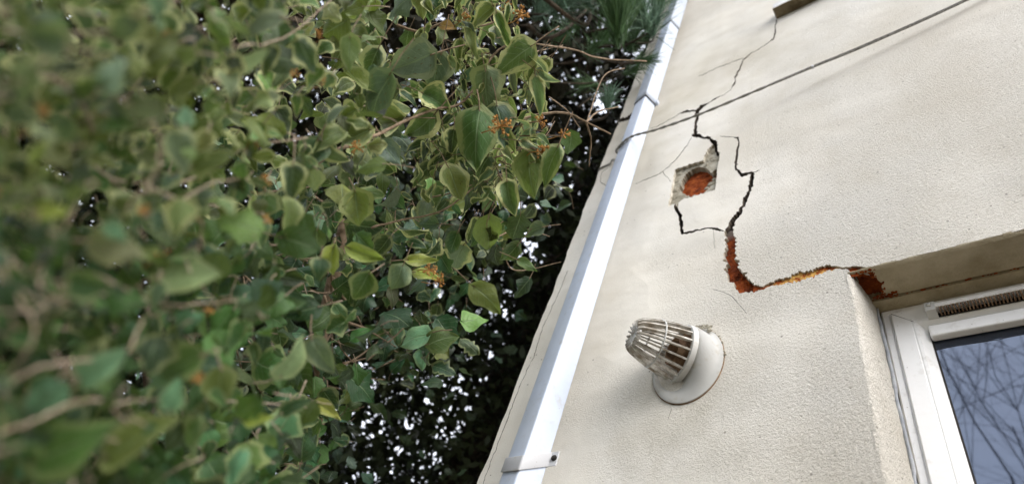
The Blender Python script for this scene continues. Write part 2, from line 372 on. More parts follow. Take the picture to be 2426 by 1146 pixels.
# chipped arris line of the lower opening
lin = []
for i, x in enumerate(np.linspace(WX0, WX1, 150)): lin.append((x, WZ1 + rng.normal(0, .0007)))
lj = [(WX0 + rng.normal(0, .0008), z) for z in np.linspace(WZ0, WZ1, 110)[1:-1]]
wopen = np.array([(WX1, WZ0)] + lin[::-1] + lj[::-1] + [(WX0, WZ0)])
corner_hole = wall2(jag([(2009,633),(2024,630),(2050,632),(2059,639),(2052,648),(2030,652),(2014,652)], .8))
holes = [(p, .030) for p in cr_polys] + [(crw_polys[0], .0135), (crw_polys[1], .0045)] + [(patch, .010), (corner_hole, .02)]
w3 = lambda x, z, d: (x, d, z)
sheet(outline, holes, [wopen, arris(UX0, UZ0, UX1, UZ1)], w3, .02, 0, 1, 2).build('rendered_wall', [M_render, M_edge, M_deep], house)
# coat of mortar behind the render, holed where the cracks run deep and where the brick shows
ob2 = np.array([(XL + .015, .02), (XR - .02, .02), (XR - .02, ZT - .02), (XL + .015, ZT - .02)])
w3b = lambda x, z, d: (x, .0102 + d, z)
deep = [p for p in cr_polys]
sheet(ob2, [(p, .05) for p in deep] + [(inner, .024), (crw_polys[0], .02), (crw_polys[1], .02)], [wopen + 0, arris(UX0, UZ0, UX1, UZ1)], w3b, .01, 0, 0, 1).build('mortar_layer', [M_mortar, M_deep], house)
mb = MB(); mb.box((XL + .02, .060, .03), (WX0 - .03, .066, ZT - .05)); mb.box((WX0 - .03, .060, WZ1 + .03), (UX1, .066, UZ0 - .05))
mb.build('wall_core', [M_deep], house)
# exposed brick: rough slabs behind the wide break and the patch
def rough_slab(poly, y, amp, name, parent, mat, grid=.004):
    lo = poly.min(0) - .006; hi = poly.max(0) + .006
    nx = int((hi[0] - lo[0]) / grid) + 2; nz = int((hi[1] - lo[1]) / grid) + 2
    X, Z = np.meshgrid(np.linspace(lo[0], hi[0], nx), np.linspace(lo[1], hi[1], nz)); nb = rng.normal(0, 1, X.shape)
    for _ in range(2): nb = (nb + np.roll(nb, 1, 0) + np.roll(nb, 1, 1) + np.roll(nb, -1, 0) + np.roll(nb, -1, 1)) / 5 * 1.5
    V = np.stack([X, y + nb * amp, Z], -1).reshape(-1, 3)
    m = MB(); m.add(V, [(j * nx + i, j * nx + i + 1, (j + 1) * nx + i + 1, (j + 1) * nx + i) for j in range(nz - 1) for i in range(nx - 1)], 0, True)
    return m.build(name, [mat], parent)
rough_slab(crw_polys[0], .0125, .0012, 'exposed_brick', house, M_brick)
rough_slab(crw_polys[1], .0042, .0010, 'exposed_brick', house, M_brick)
rough_slab(inner, .028, .0016, 'exposed_brick', house, M_brick)
rough_slab(np.maximum(corner_hole, [-9, WZ1 + .005]), .0125, .0012, 'exposed_brick', house, M_brick)
# broken plaster lumps inside the patch
mb = MB()
def lump(mb, c, r, m=0, sq=(1, .5, 1)):
    V = []; nn = 7
    ph = rng.uniform(0, 6, 3)
    for i in range(nn + 1):
        t = math.pi * i / nn
        for j in range(nn):
            p = 2 * math.pi * j / nn; k = 1 + .28 * math.sin(3 * p + ph[0]) * math.sin(2 * t + ph[1]) + rng.normal(0, .1)
            V.append([c[0] + r * k * sq[0] * math.sin(t) * math.cos(p), c[1] + r * k * sq[1] * math.cos(t), c[2] + r * k * sq[2] * math.sin(t) * math.sin(p)])
    mb.add(V, [(i * nn + j, i * nn + (j + 1) % nn, (i + 1) * nn + (j + 1) % nn, (i + 1) * nn + j) for i in range(nn) for j in range(nn)], m, False)
for u, v, r in [(1681,378,13),(1689,362,9),(1672,392,10),(1609,412,12),(1604,430,10),(1600,452,12),(1598,470,8),(1684,436,13),(1692,425,9),(1674,446,8),(1618,404,8),(1640,392,7),(1655,384,7),(1628,467,8),(1644,464,6),(1690,380,10),(1698,372,6)]:
    p = on_wall(u, v, .010); lump(mb, p, r * .00085, 0, (1, .28, 1))
tag(mb.build('broken_mortar', [M_mortar], house), kind='stuff')
# crumbly chips along the brick break
mb = MB()
for u, v, k in [(1850,666,8),(1868,663,8),(1890,655,14),(1905,652,10),(1930,646,12),(1952,636,12),(1974,634,8),(1740,600,5),(1722,590,6),(1723,650,8),(1750,655,9),(1775,672,8),(1798,680,7)]:
    for _ in range(k):
        p = on_wall(u + rng.normal(0, 8), v + rng.normal(0, 3), .009); lump(mb, p, rng.uniform(.0012, .0030), 0, (1, .8, .8))
tag(mb.build('brick_crumbs', [M_brick], house), kind='stuff')
# side wall, back, top
mb = MB(); mb.box((XL + .004, .019, 0), (XL + .30, 4.0, ZT - .01)); mb.box((XL + .31, 3.7, 0), (XR, 4.0, ZT - .01)); mb.box((XR - .3, .07, 0), (XR - .004, 3.69, ZT - .01))
mb.build('side_wall', [M_render], house)
# reveal of the lower window: rounded arris, splayed jamb, soffit with a hole in its corner
FY = .100; FX0 = -.113
mb = MB()
def arc_strip(mb, p0, p1, prof, m=0, n=40, wob=.0008):
    """prof: list of offsets (3-vectors) swept from p0 to p1"""
    P0 = np.array(p0, float); P1 = np.array(p1, float); k = len(prof); V = []
    for i in range(n + 1):
        b = P0 + (P1 - P0) * i / n
        for q in prof: V.append(b + np.array(q) + np.array([rng.normal(0, wob), rng.normal(0, wob), rng.normal(0, wob)]) * (1 if 0 < i < n else .3))
    mb.add(V, [(i * k + j, i * k + j + 1, (i + 1) * k + j + 1, (i + 1) * k + j) for i in range(n) for j in range(k - 1)], m, True)
# jamb profile at given z : from front (WX0,0) round to (-.137,.006) then to (FX0-.008, FY)
arc_strip(mb, (0, 0, WZ0), (0, 0, WZ1 - .004), [(WX0 - .002, .0004, 0), (WX0 + .002, .0012, 0), (-.1375, .0055, 0), (-.135, .012, 0), (-.130, .035, 0), (-.125, .06, 0), (-.121, .085, 0), (-.119, FY + .02, 0)], 0, 60, .0007)
jamb = mb.build('window_reveal', [M_render], house)
mb = MB()
arc_strip(mb, (WX0, 0, 0), (WX1, 0, 0), [(0, -.0002, WZ1 + .001), (0, .0012, HC + 1.0265), (0, .006, HC + 1.0235)], 0, 90, .0006)
zs_ = HC + 1.0235
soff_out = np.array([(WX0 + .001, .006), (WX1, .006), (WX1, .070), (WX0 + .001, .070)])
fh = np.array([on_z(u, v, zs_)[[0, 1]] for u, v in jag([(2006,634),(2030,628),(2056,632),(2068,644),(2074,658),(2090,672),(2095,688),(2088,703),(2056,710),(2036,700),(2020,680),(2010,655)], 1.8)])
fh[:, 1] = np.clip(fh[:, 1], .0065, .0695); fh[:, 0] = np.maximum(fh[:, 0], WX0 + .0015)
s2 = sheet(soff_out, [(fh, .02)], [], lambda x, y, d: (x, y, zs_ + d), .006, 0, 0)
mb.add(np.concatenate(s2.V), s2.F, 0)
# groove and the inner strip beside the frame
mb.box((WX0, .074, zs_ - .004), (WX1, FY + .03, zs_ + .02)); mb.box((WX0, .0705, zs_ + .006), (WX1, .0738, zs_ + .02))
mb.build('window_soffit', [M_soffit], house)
m = rough_slab(np.array([[WX0 + .007, .009], [-.05, .066]]), 0, .0022, 'exposed_brick', house, M_brick, .004)
me = m.data
for v in me.vertices: x, y, z = v.co; v.co = (x, z, y)
for v in me.vertices: v.co = (v.co[0], v.co[1], v.co[2] + zs_ + .014)
# rusty crumbs hanging round the hole
mb = MB()
for i in range(0, len(fh), 1):
    if rng.random() < .8:
        lump(mb, (fh[i][0] + rng.normal(0, .002), fh[i][1] + rng.normal(0, .002), zs_ + .001), rng.uniform(.0010, .0032), 0, (1, 1, .5))
for _ in range(24): lump(mb, (-.112 + rng.uniform(0, .035), .068 + rng.normal(0, .004), zs_ - .001), rng.uniform(.0012, .003))
for x in np.sort(rng.uniform(-.1, 1.2, 150)): lump(mb, (x, .072 + rng.normal(0, .0012), zs_ - .0005), rng.uniform(.0006, .0018), 0, (2.2, 1, .6))
tag(mb.build('rust_crumbs', [M_brick], house), kind='stuff')

# window: frames swept round a rectangle with mitred corners
def rect_sweep(mb, x0, z0, x1, z1, prof, m=0):
    """prof: (inset, y) pairs, ring per pair"""
    rings = [np.array([(x0 + i, y, z0 + i), (x1 - i, y, z0 + i), (x1 - i, y, z1 - i), (x0 + i, y, z1 - i)]) for i, y in prof]
    mb.ring_loft(rings, m, smooth=False)
def window(x0, z0, x1, z1, fy, vent=True):
    w = MB()
    rect_sweep(w, x0, z0, x1, z1, [(-.004, fy + .05), (-.004, fy + .004), (-.001, fy), (.008, fy), (.0095, fy + .0035), (.0105, fy + .0035), (.012, fy - .003), (.0135, fy - .005), (.040, fy - .005), (.0415, fy - .0042), (.0425, fy - .0045), (.0435, fy - .005), (.048, fy - .0045), (.061, fy + .008), (.062, fy + .012), (.062, fy + .05)])
    f = w.build('window', [M_frame], house)
    g = MB(); rect_sweep(g, x0 + .0617, z0 + .0617, x1 - .0617, z1 - .0617, [(0, fy + .0085), (.0022, fy + .0105), (.0024, fy + .02)]); g.build('glazing_gasket', [M_dark], f)
    g = MB(); g.box((x0 + .055, fy + .0135, z0 + .055), (x1 - .055, fy + .018, z1 - .055)); g.build('glass_pane', [M_glass], f)
    g = MB()
    for (a, b, c, d) in ((x0, z1, x0 + .0445, z1 - .0445),):
        g.tube([(a + .013, fy - .0048, b - .013), (c, fy - .0046, d)], .0006, 4)
    g.build('mitre_joint', [M_dark], f)
    return f
TOPX = .030                     # the head rail is deeper than the jambs
f = window(FX0, WZ0 + .02, WX1 - .02, HC + 1.0165, FY)
# head rail cover between glass and vent (deeper top rail)
g = MB(); g.box((FX0 + .0625, FY - .0035, HC + .9315), (WX1 - .084, FY + .012, HC + .957)); g.build('head_bead', [M_frame], f, .003)
# trickle vent
v = MB(); xa, xb = -.030, 1.1; zt = HC + .998; zb = HC + .9705
v.ring_loft([np.array([(x, FY - .005, zb + .0075), (x, FY - .022, zb + .0085), (x, FY - .0245, zt - .014), (x, FY - .018, zt - .004), (x, FY - .005, zt)]) for x in (xa, xb)], 0, True, True, False)
v.ring_loft([np.array([(x, FY - .005, zb - .002), (x, FY - .0235, zb + .002), (x, FY - .0255, zt - .008), (x, FY - .018, zt - .001), (x, FY - .005, zt + .003)]) for x in (xa - .016, xa)], 1, True, True, False)
for x in np.arange(xa + .004, xb, .0052): v.box((x, FY - .021, zb), (x + .0021, FY - .0055, zb + .0085), 2)
v.box((xa, FY - .0075, zb - .001), (xb, FY - .0055, zb + .0082), 3)
v.build('trickle_vent', [M_frame, M_old, M_rust_shade, M_dark], f)
for x in np.arange(xa + .3, xb, .45):
    v = MB(); v.tube([(x, FY - .0265, zt - .012), (x, FY - .024, zt - .012)], .003, 8); v.build('vent_screw', [M_old], f)
v = MB(); v.tube([(xa - .009, FY - .0272, zt - .014), (xa - .009, FY - .0245, zt - .014)], .0035, 10); v.build('vent_screw', [M_old], f)
# grey sealant bead down the jamb
v = MB(); P = [(-.1185 + rng.normal(0, .0006) + .0008 * math.sin(z * 30), FY - .012 + rng.normal(0, .001), z) for z in np.linspace(WZ0, HC + 1.015, 60)]
v.tube(P, .0034 + rng.normal(0, .0005, 60), 6); v.build('sealant_bead', [M_seal], f)
# upper window (its sill shows at the top of the picture)
f2 = window(UX0 + .01, UZ0 + .02, UX1 - .01, UZ1 - .01, .09)
mb = MB(); mb.box((UX0 - .002, .002, UZ0 - .02), (UX0 + .006, .14, UZ1)); mb.box((UX0, .004, UZ1 - .004), (UX1, .14, UZ1 + .02)); mb.build('window_reveal', [M_render], house)
mb = MB(); mb.box((-.232, -.042, HC + 2.674), (UX1 + .05, -.0005, HC + 2.735), 0)
sv = mb.V[0]
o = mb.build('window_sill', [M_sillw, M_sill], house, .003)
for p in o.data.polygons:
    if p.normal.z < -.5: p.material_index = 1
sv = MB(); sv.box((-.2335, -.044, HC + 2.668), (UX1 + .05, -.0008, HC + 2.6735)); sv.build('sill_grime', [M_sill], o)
# roof edge out of the picture
mb = MB(); mb.box((XL - .25, -.28, ZT), (XR + .2, -.02, ZT + .02)); mb.add([(XL - .25, -.28, ZT + .03), (XR + .2, -.28, ZT + .03), (XR + .2, 2, ZT + 1.4), (XL - .25, 2, ZT + 1.4), (XR + .2, 4.3, ZT + .03), (XL - .25, 4.3, ZT + .03)], [(0, 1, 2, 3), (3, 2, 4, 5), (0, 3, 5), (1, 4, 2)])
mb.build('roof', [M_roof], house)
# ------------------------------------------------------------------ downpipe (square, set at a slight angle to the wall)
TH = math.radians(15); PS = .0515; ax_, ay_ = -.6614, .69 - D0
pipe = empty('downpipe', (ax_, ay_ + .03, 0), 'square white plastic downpipe standing off the cream wall near its corner', 'drainpipe')
def pipe_ring(z, off=0, rr=.004):
    e1 = np.array([math.sin(TH), math.cos(TH)]); e2 = np.array([-math.cos(TH), math.sin(TH)])
    c = np.array([ax_, ay_]) + (e1 + e2) * PS / 2; h = PS / 2 + off; out = []
    for (sa, sb) in ((-1, -1), (1, -1), (1, 1), (-1, 1)):
        cc = c + e1 * sa * (h - rr) + e2 * sb * (h - rr)
        base = math.atan2(sb, sa)
        for k in (-1, -.5, 0, .5, 1):
            t = base + k * math.pi / 4; q = cc + rr * (e1 * math.cos(t) + e2 * math.sin(t)) ; out.append((q[0], q[1], z))
    return np.array(out)
J1, J2, J3 = HC + 2.144, HC + 2.985, ZT - .3
for a, b, off in ((.15, J1 + .03, 0), (J1, J2 + .03, .0022), (J2, J3, .0040)):
    mb = MB(); rs = [pipe_ring(a, off - .002), pipe_ring(a, off)] + [pipe_ring(z, off) for z in np.linspace(a + .05, b, 8)]
    mb.ring_loft(rs, 0, True, True); mb.build('pipe_section', [M_pipe], pipe)
# dark socket gaps
for z, off in ((J1, .0012), (J2, .003)):
    mb = MB(); mb.ring_loft([pipe_ring(z - .0075, off - .0004), pipe_ring(z - .0075, off + .0009), pipe_ring(z + .001, off + .0009)], 0, False, False)
    mb.build('joint_gap', [M_dark], pipe)
def clip(z0, z1, name, off=.003, ear=.017):
    mb = MB(); mb.ring_loft([pipe_ring(z0, off - .003), pipe_ring(z0, off), pipe_ring(z1, off), pipe_ring(z1, off - .003)], 0, False, False)
    e1 = np.array([math.sin(TH), math.cos(TH)]); back = np.array([ax_, ay_]) + e1 * (PS + .001)
    y = back[1]; x = back[0]
    mb.box((x - .004, y - .002, z0), (x + ear, y + .0015, z1)); pass
    for A_ in mb.V: A_[:, 2] += .85 * (np.minimum(A_[:, 1], y) - ay_)
    c = mb.build(name, [M_clip], pipe, .0008)
    s = MB(); s.tube([(x + ear * .62, y - .0045, (z0 + z1) / 2 + .042), (x + ear * .62, y + .001, (z0 + z1) / 2 + .042)], .0055, 12, 0); s.build('screw', [M_dark], c); return c
clip(HC + .584, HC + .614, 'pipe_clip')
bk = np.array([ax_, ay_]) + np.array([math.sin(TH), math.cos(TH)]) * PS
mb = MB(); mb.box((bk[0] - .006, bk[1] - .010, J1 - .002), (bk[0] + .012, bk[1] + .004, J1 + .020)); mb.build('fixing_lug', [M_pipe], pipe, .002)
# ------------------------------------------------------------------ cable
cab = empty('wall_cable', (-.1, -.03, HC + 1.9), 'thin grey twisted cable strung along the wall and looped round the downpipe', 'cable')
e1 = np.array([math.sin(TH), math.cos(TH)]); e2 = np.array([-math.cos(TH), math.sin(TH)]); pc = np.array([ax_, ay_])
cl = pc + e2 * PS + np.array([-.003, -.003]); cm = pc + np.array([-.001, -.0045])
key = [(.62, -.010, HC + 2.13), (.275, -.020, HC + 2.02), (.02, -.032, HC + 1.965), (-.131, -.045, HC + 1.935), (-.28, -.062, HC + 1.89), (-.45, -.080, HC + 1.845),
       (-.58, -.098, HC + 1.82), (cm[0], cm[1], HC + 1.805), (cl[0], cl[1], HC + 1.79), (cl[0] - .002, cl[1] + .012, HC + 1.785)]
path = spline(key, 260); nP = len(path); tt = np.arange(nP)
seg = np.linspace(0, 1, nP)
for s_ in (0, 1):
    gap = .0019 + .0045 * np.clip((.30 - np.abs(seg - .22)) / .30, 0, 1) * (1 if s_ else .4)
    ph = tt * .42 + s_ * math.pi; amp = np.where(np.abs(seg - .20) < .22, 0, 1)
    off = np.stack([np.zeros(nP), np.cos(ph) * .0018 * amp, np.where(amp > 0, np.sin(ph) * .0018, (gap if s_ else -gap))], 1)
    mb = MB(); mb.tube(path + off, .0026, 7); mb.build('cable_strand', [M_cable], cab)
mb = MB()
mb.tube(spline([(cl[0], cl[1] - .001, HC + 1.782), ((cl[0] + cm[0]) / 2, (cl[1] + cm[1]) / 2 - .0015, HC + 1.781), (cm[0] - .001, cm[1] - .001, HC + 1.782)], 12), .0015, 6)
a = on_wall(1466, 380, -.004); b = on_wall(1445, 387, -.004); c = on_wall(1424, 397, -.004)
mb.tube(spline([(cl[0] + .02, cl[1] + .03, HC + 1.74), (a + b) / 2 + (0, -.01, 0), b, c, c + (-.012, .006, -.002), c + (-.016, .03, 0)], 30), .0020, 6)
a, b, c = (q + np.array([0, 0, -.010]) for q in (a, b, c))
mb.tube(spline([(cl[0] + .02, cl[1] + .03, HC + 1.73), (a + b) / 2 + (0, -.01, 0), b, c, c + (-.012, .006, -.002), c + (-.016, .03, 0)], 30), .0017, 6)
mb.build('cable_loop', [M_cable], cab)
k = path[int(np.argmin(np.abs(path[:, 0] + .131)))]
mb = MB(); mb.tube([k + (0, 0, -.006), k + (.0, 0, .006)], .0042, 8); mb.build('cable_clip', [M_clip], cab)
# ------------------------------------------------------------------ flue vent
fc = np.array([-.438, 0, HC + .873]); tip = np.array([-.507, -.095, HC + .8800]); 
b0 = np.array([-.4455, -.012, HC + .889])
A = tip - b0; LA = np.linalg.norm(A); A /= LA; U = np.cross(A, [0, 0, 1]); U /= np.linalg.norm(U); Vv = np.cross(U, A)
vent = empty('flue_vent', tuple(fc), 'dirty white plastic vent cowl with a ribbed conical cage on the wall', 'vent')
NR = 64
def circ(c, r, n=NR): return np.array([c + r * (U * math.cos(2 * math.pi * i / n) + Vv * math.sin(2 * math.pi * i / n)) for i in range(n)])
def oval(cx, y, cz, rx, rz, n=NR):
    out = []
    for i in range(n):
        t = 2 * math.pi * i / n; d = U * math.cos(t) + Vv * math.sin(t); q = math.atan2(d[2], d[0])
        out.append((cx + rx * math.cos(q), y, cz + rz * math.sin(q)))
    return np.array(out)
mb = MB()
mb.ring_loft([oval(fc[0], .000, fc[2], .0705, .0965), oval(fc[0], -.0035, fc[2], .0705, .0965)], 0)
mb.ring_loft([oval(fc[0], -.0035, fc[2], .0705, .0965), oval(fc[0], -.0042, fc[2], .0690, .0945)], 0)
mb.ring_loft([oval(fc[0], -.0042, fc[2], .0690, .0945), oval(fc[0] - .002, -.0075, fc[2] + .003, .0630, .082), circ(b0 - A * .0065, .0605), circ(b0 - A * .003, .0535)], 0)
mb.ring_loft([circ(b0 - A * .003, .0535), circ(b0 - A * .001, .0530)], 1)
fl = mb.build('flange', [M_flange, M_dark], vent)
mb = MB(); mb.ring_loft([oval(fc[0], -.0002, fc[2], .0720, .0982), oval(fc[0], -.0016, fc[2], .0716, .0978), oval(fc[0], -.0018, fc[2], .0700, .0960)], 0); mb.build('rim_shadow_line', [M_rust_shade], fl)  # thin brown ring painted in as the shadow gap under the flange rim
mb = MB()
mb.ring_loft([circ(b0 - A * .002, .0592), circ(b0 + A * .0075, .0588)], 0); mb.ring_loft([circ(b0 - A * .002, .0530), circ(b0 - A * .002, .0592)], 0)
mb.ring_loft([circ(b0 + A * .0075, .0588), circ(b0 + A * .0088, .0576), circ(b0 + A * .0088, .0500), circ(b0, .0500)], 0)
mb.build('collar', [M_old], vent)
mb = MB(); mb.ring_loft([circ(b0 + A * .001, .0498), circ(b0 + A * .0005, .001)], 0); mb.ring_loft([circ(b0, .030), circ(b0 + A * .022, .028), circ(b0 + A * .021, .026), circ(b0, .026)], 1)
mb.build('flue_tube', [M_rust_shade, M_rust_shade], vent)
def rad(t): return .0575 * (1 - .22 * t - .20 * t ** 2.6)
cage = MB(); NRIB = 18
for i in range(NRIB):
    t0 = 2 * math.pi * (i + .5) / NRIB; d = U * math.cos(t0) + Vv * math.sin(t0); s_ = np.cross(A, d)
    prof = [(t, rad(t)) for t in np.linspace(.08, .95, 10)] + [(1.0, .0310), (1.025, .0285), (1.0, .0150)]
    outer = [b0 + A * LA * t + d * r for t, r in prof]; inn = [b0 + A * LA * (t - (.02 if t > .95 else 0)) + d * (r - .0065 - .004 * t) for t, r in prof]
    w = .0016
    V = []
    for o_, n_ in zip(outer, inn): V += [o_ + s_ * w, o_ - s_ * w, n_ - s_ * w, n_ + s_ * w]
    F = [(4 * a + b, 4 * a + (b + 1) % 4, 4 * a + 4 + (b + 1) % 4, 4 * a + 4 + b) for a in range(len(prof) - 1) for b in range(4)] + [(0, 1, 2, 3)[::-1], tuple(range(4 * len(prof) - 4, 4 * len(prof)))]
    cage.add(V, F)
cage.build('cage_ribs', [M_rib], vent)
mb = MB(); t = .56; c = b0 + A * LA * t
mb.ring_loft([circ(c - A * .0011, rad(t) + .0009), circ(c + A * .0011, rad(t) + .0007), circ(c + A * .0011, rad(t) - .0045), circ(c - A * .0011, rad(t) - .0045), circ(c - A * .0011, rad(t) + .0009)], 0)
mb.build('cage_ring', [M_old], vent)
mb = MB(); mb.ring_loft([circ(tip - A * .010, .0165), circ(tip - A * .001, .0165), circ(tip - A * .0005, .0145), circ(tip - A * .003, .0130), circ(tip - A * .003, .001)], 0); mb.build('cage_cap', [M_frame], vent)
mb = MB()
for _ in range(70):
    q = rng.uniform(-.3, 2.6); p = fc + np.array([.070 * math.cos(q), -.002, .095 * math.sin(q)]); lump(mb, p + rng.normal(0, .0016, 3) * (1, .3, 1), rng.uniform(.001, .0032))
for _ in range(18):
    p = fc + np.array([.015 + rng.uniform(0, .03), -.010, .080 + rng.normal(0, .008)]); lump(mb, p, rng.uniform(.003, .006), 0, (1, .35, 1))
mb.build('mortar_seal', [M_mortar], vent)
# ------------------------------------------------------------------ leaves
NU, NVv = 11, 7
def leaf_template(kind):
    us = np.linspace(0, 1, NU); vs = np.linspace(-1, 1, NVv); V = []; UVv = []; E = []
    for u in us:
        if kind == 'holly': w = .36 * math.sin(math.pi * u ** .85) ** .7 * (1 + .30 * math.cos(u * 2 * math.pi * 4)) + .01
        elif kind == 'lobed': w = .50 * (math.sin(math.pi * min(1, u ** .62)) ** .8) * (1 + .20 * math.cos(u * 2 * math.pi * 2.1 + .6)) + .004
        else: w = .44 * (math.sin(math.pi * u ** .60) ** .85) * (1 - .12 * u) + .004
        for v in vs:
            back = .10 * abs(v) ** 1.5 * (1 - u) ** 4
            V.append([v * w, u - back * (1 if u < .3 else 0), 0]); UVv.append([v, u]); E.append(max(abs(v), (abs(v) * .5 + (u - .88) / .12) if u > .88 else 0, 1 - u / .06 if u < .06 else 0))
    F = [(i * NVv + j, i * NVv + j + 1, (i + 1) * NVv + j + 1, (i + 1) * NVv + j) for i in range(NU - 1) for j in range(NVv - 1)]
    return np.array(V), np.array(UVv), np.clip(E, 0, 1), np.array(F)
TPL = {k: leaf_template(k) for k in ('ovate', 'lobed', 'holly')}
class Leaves:
    def __init__(s): s.V = []; s.lc = []; s.lv = []; s.uv = []; s.F = []; s.n = 0; s.pet = MB(); s.k = 0
    def add(s, c, tipd, nrm, L, wid=1., kind='ovate', col=(.05, .1, .03), var=0., fold=.25, curl=.15, twist=0., wave=.04, petiole=True):
        """c = centre of the leaf, tipd = direction of its tip, nrm = upper side"""
        T, UVv, E, F = TPL[kind]; tipd = tipd / np.linalg.norm(tipd); x = np.cross(tipd, nrm); x /= np.linalg.norm(x); z = np.cross(x, tipd)
        P = T.copy(); u = UVv[:, 1]; v = UVv[:, 0]; ph = rng.uniform(0, 6.28, 4)
        P[:, 0] *= wid * (1 + .10 * np.sin(u * rng.uniform(6, 13) + ph[2] + (v > 0) * ph[3]) * np.abs(v)); P[:, 0] += rng.normal(0, .10) * (u - .3) ** 2 * 2; P[:, 1] += .03 * np.sin(v * 4 + ph[3]) * np.abs(v)
        h = fold * np.abs(P[:, 0]) - curl * (u - .35) ** 2 + wave * np.sin(u * 9 + ph[0]) * v * v + wave * .6 * np.sin(u * 5 + v * 3 + ph[1])
        h += twist * P[:, 0] * (u - .3)
        W_ = c + L * (np.outer(P[:, 0], x) + np.outer(P[:, 1] - .45, tipd) + np.outer(h, z))
        s.V.append(W_); n_ = len(W_); s.F.append(F + s.n); s.n += n_; s.k += 1
        s.lc.append(np.tile([*col, 1], (n_, 1))); r = rng.random(); s.lv.append(np.stack([E, np.full(n_, var), np.full(n_, r), np.ones(n_)], 1))
        s.uv.append(np.stack([v, u, np.full(n_, s.k * 1.37)], 1))
        if petiole:
            b = c - L * .45 * tipd; q = b - tipd * L * rng.uniform(.3, .8) + z * L * rng.uniform(-.5, -.1) + rng.normal(0, .1 * L, 3)
            s.pet.tube([b + tipd * L * .05, (b + q) / 2 + z * L * .06, q], [.009 * L + .0003, .010 * L + .0003, .012 * L + .0003], 4, 0, False)
    def build(s, name, mat, parent):
        V = np.concatenate(s.V); F = np.concatenate(s.F); me = bpy.data.meshes.new(name)
        me.vertices.add(len(V)); me.vertices.foreach_set('co', (V - np.array(parent.location)).ravel() * 1.0)
        me.loops.add(F.size); me.loops.foreach_set('vertex_index', F.ravel()); me.polygons.add(len(F))
        me.polygons.foreach_set('loop_start', np.arange(len(F)) * 4); me.polygons.foreach_set('loop_total', np.full(len(F), 4))
        me.update(calc_edges=True); me.polygons.foreach_set('use_smooth', np.ones(len(F), bool))
        for nm, dat, ty, pr in (('lc', np.concatenate(s.lc), 'FLOAT_COLOR', 'color'), ('lv', np.concatenate(s.lv), 'FLOAT_COLOR', 'color'), ('luv', np.concatenate(s.uv), 'FLOAT_VECTOR', 'vector')):
            a = me.attributes.new(nm, ty, 'POINT'); a.data.foreach_set(pr, dat.ravel())
        o = bpy.data.objects.new(name, me); COL.objects.link(o); me.materials.append(mat); o.parent = parent; return o
def img_dir(deg, away=0.):                 # direction in the picture (0 right, 90 up), tipped away from the camera
    a = math.radians(deg); return CX * math.cos(a) + CY * math.sin(a) - CZ * away
def quads(name, V, mat, parent, F=None):
    """V (n,4,3) loose quads as one mesh, fast"""
    n_ = len(V); me = bpy.data.meshes.new(name); me.vertices.add(n_ * 4); me.vertices.foreach_set('co', (V - np.array(parent.location)).ravel())
    me.loops.add(n_ * 4); me.loops.foreach_set('vertex_index', np.arange(n_ * 4)); me.polygons.add(n_)
    me.polygons.foreach_set('loop_start', np.arange(n_) * 4); me.polygons.foreach_set('loop_total', np.full(n_, 4)); me.update(calc_edges=True)
    o = bpy.data.objects.new(name, me); COL.objects.link(o); me.materials.append(mat); o.parent = parent; return o
GRN = {'mid': (.090, .180, .045), 'dark': (.024, .052, .020), 'blue': (.090, .160, .105), 'grey': (.150, .215, .135), 'olive': (.150, .200, .045),
       'yel': (.36, .44, .07), 'mint': (.24, .46, .25), 'deep': (.022, .085, .030), 'pale': (.30, .40, .18), 'ochre': (.42, .30, .07)}
def jc(n, k=.36):
    c = np.array(GRN[n]); return tuple(np.clip(c * (1 + rng.normal(0, k)) * (1 + rng.normal(0, .08, 3)), .004, .6))
def flower(parent, c, r, nrm, stalk=None):
    mb = MB(); nrm = nrm / np.linalg.norm(nrm)
    for _ in range(20):
        d = rng.normal(0, 1, 3); d /= np.linalg.norm(d); d = d + nrm * .6; d /= np.linalg.norm(d); e = c + d * r * rng.uniform(.75, 1.05)
        mb.tube([c, e], [r * .045, r * .035], 4, 0, False); lump(mb, e, r * .13, 0, (1, 1, 1))
    if stalk is not None: mb.tube(spline([c, (c + stalk) / 2 + rng.normal(0, .004, 3), stalk], 8), r * .06, 5)
    mb.build('flower_head', [M_flower], parent)
# --- variegated ivy, the sharp spray in the middle
ivy = empty('variegated_ivy', (-.75, -.55, 0), 'cream edged variegated ivy spray with ochre flower heads, sharp against the dark trees', 'ivy')
LV = Leaves(); HD = 1.02
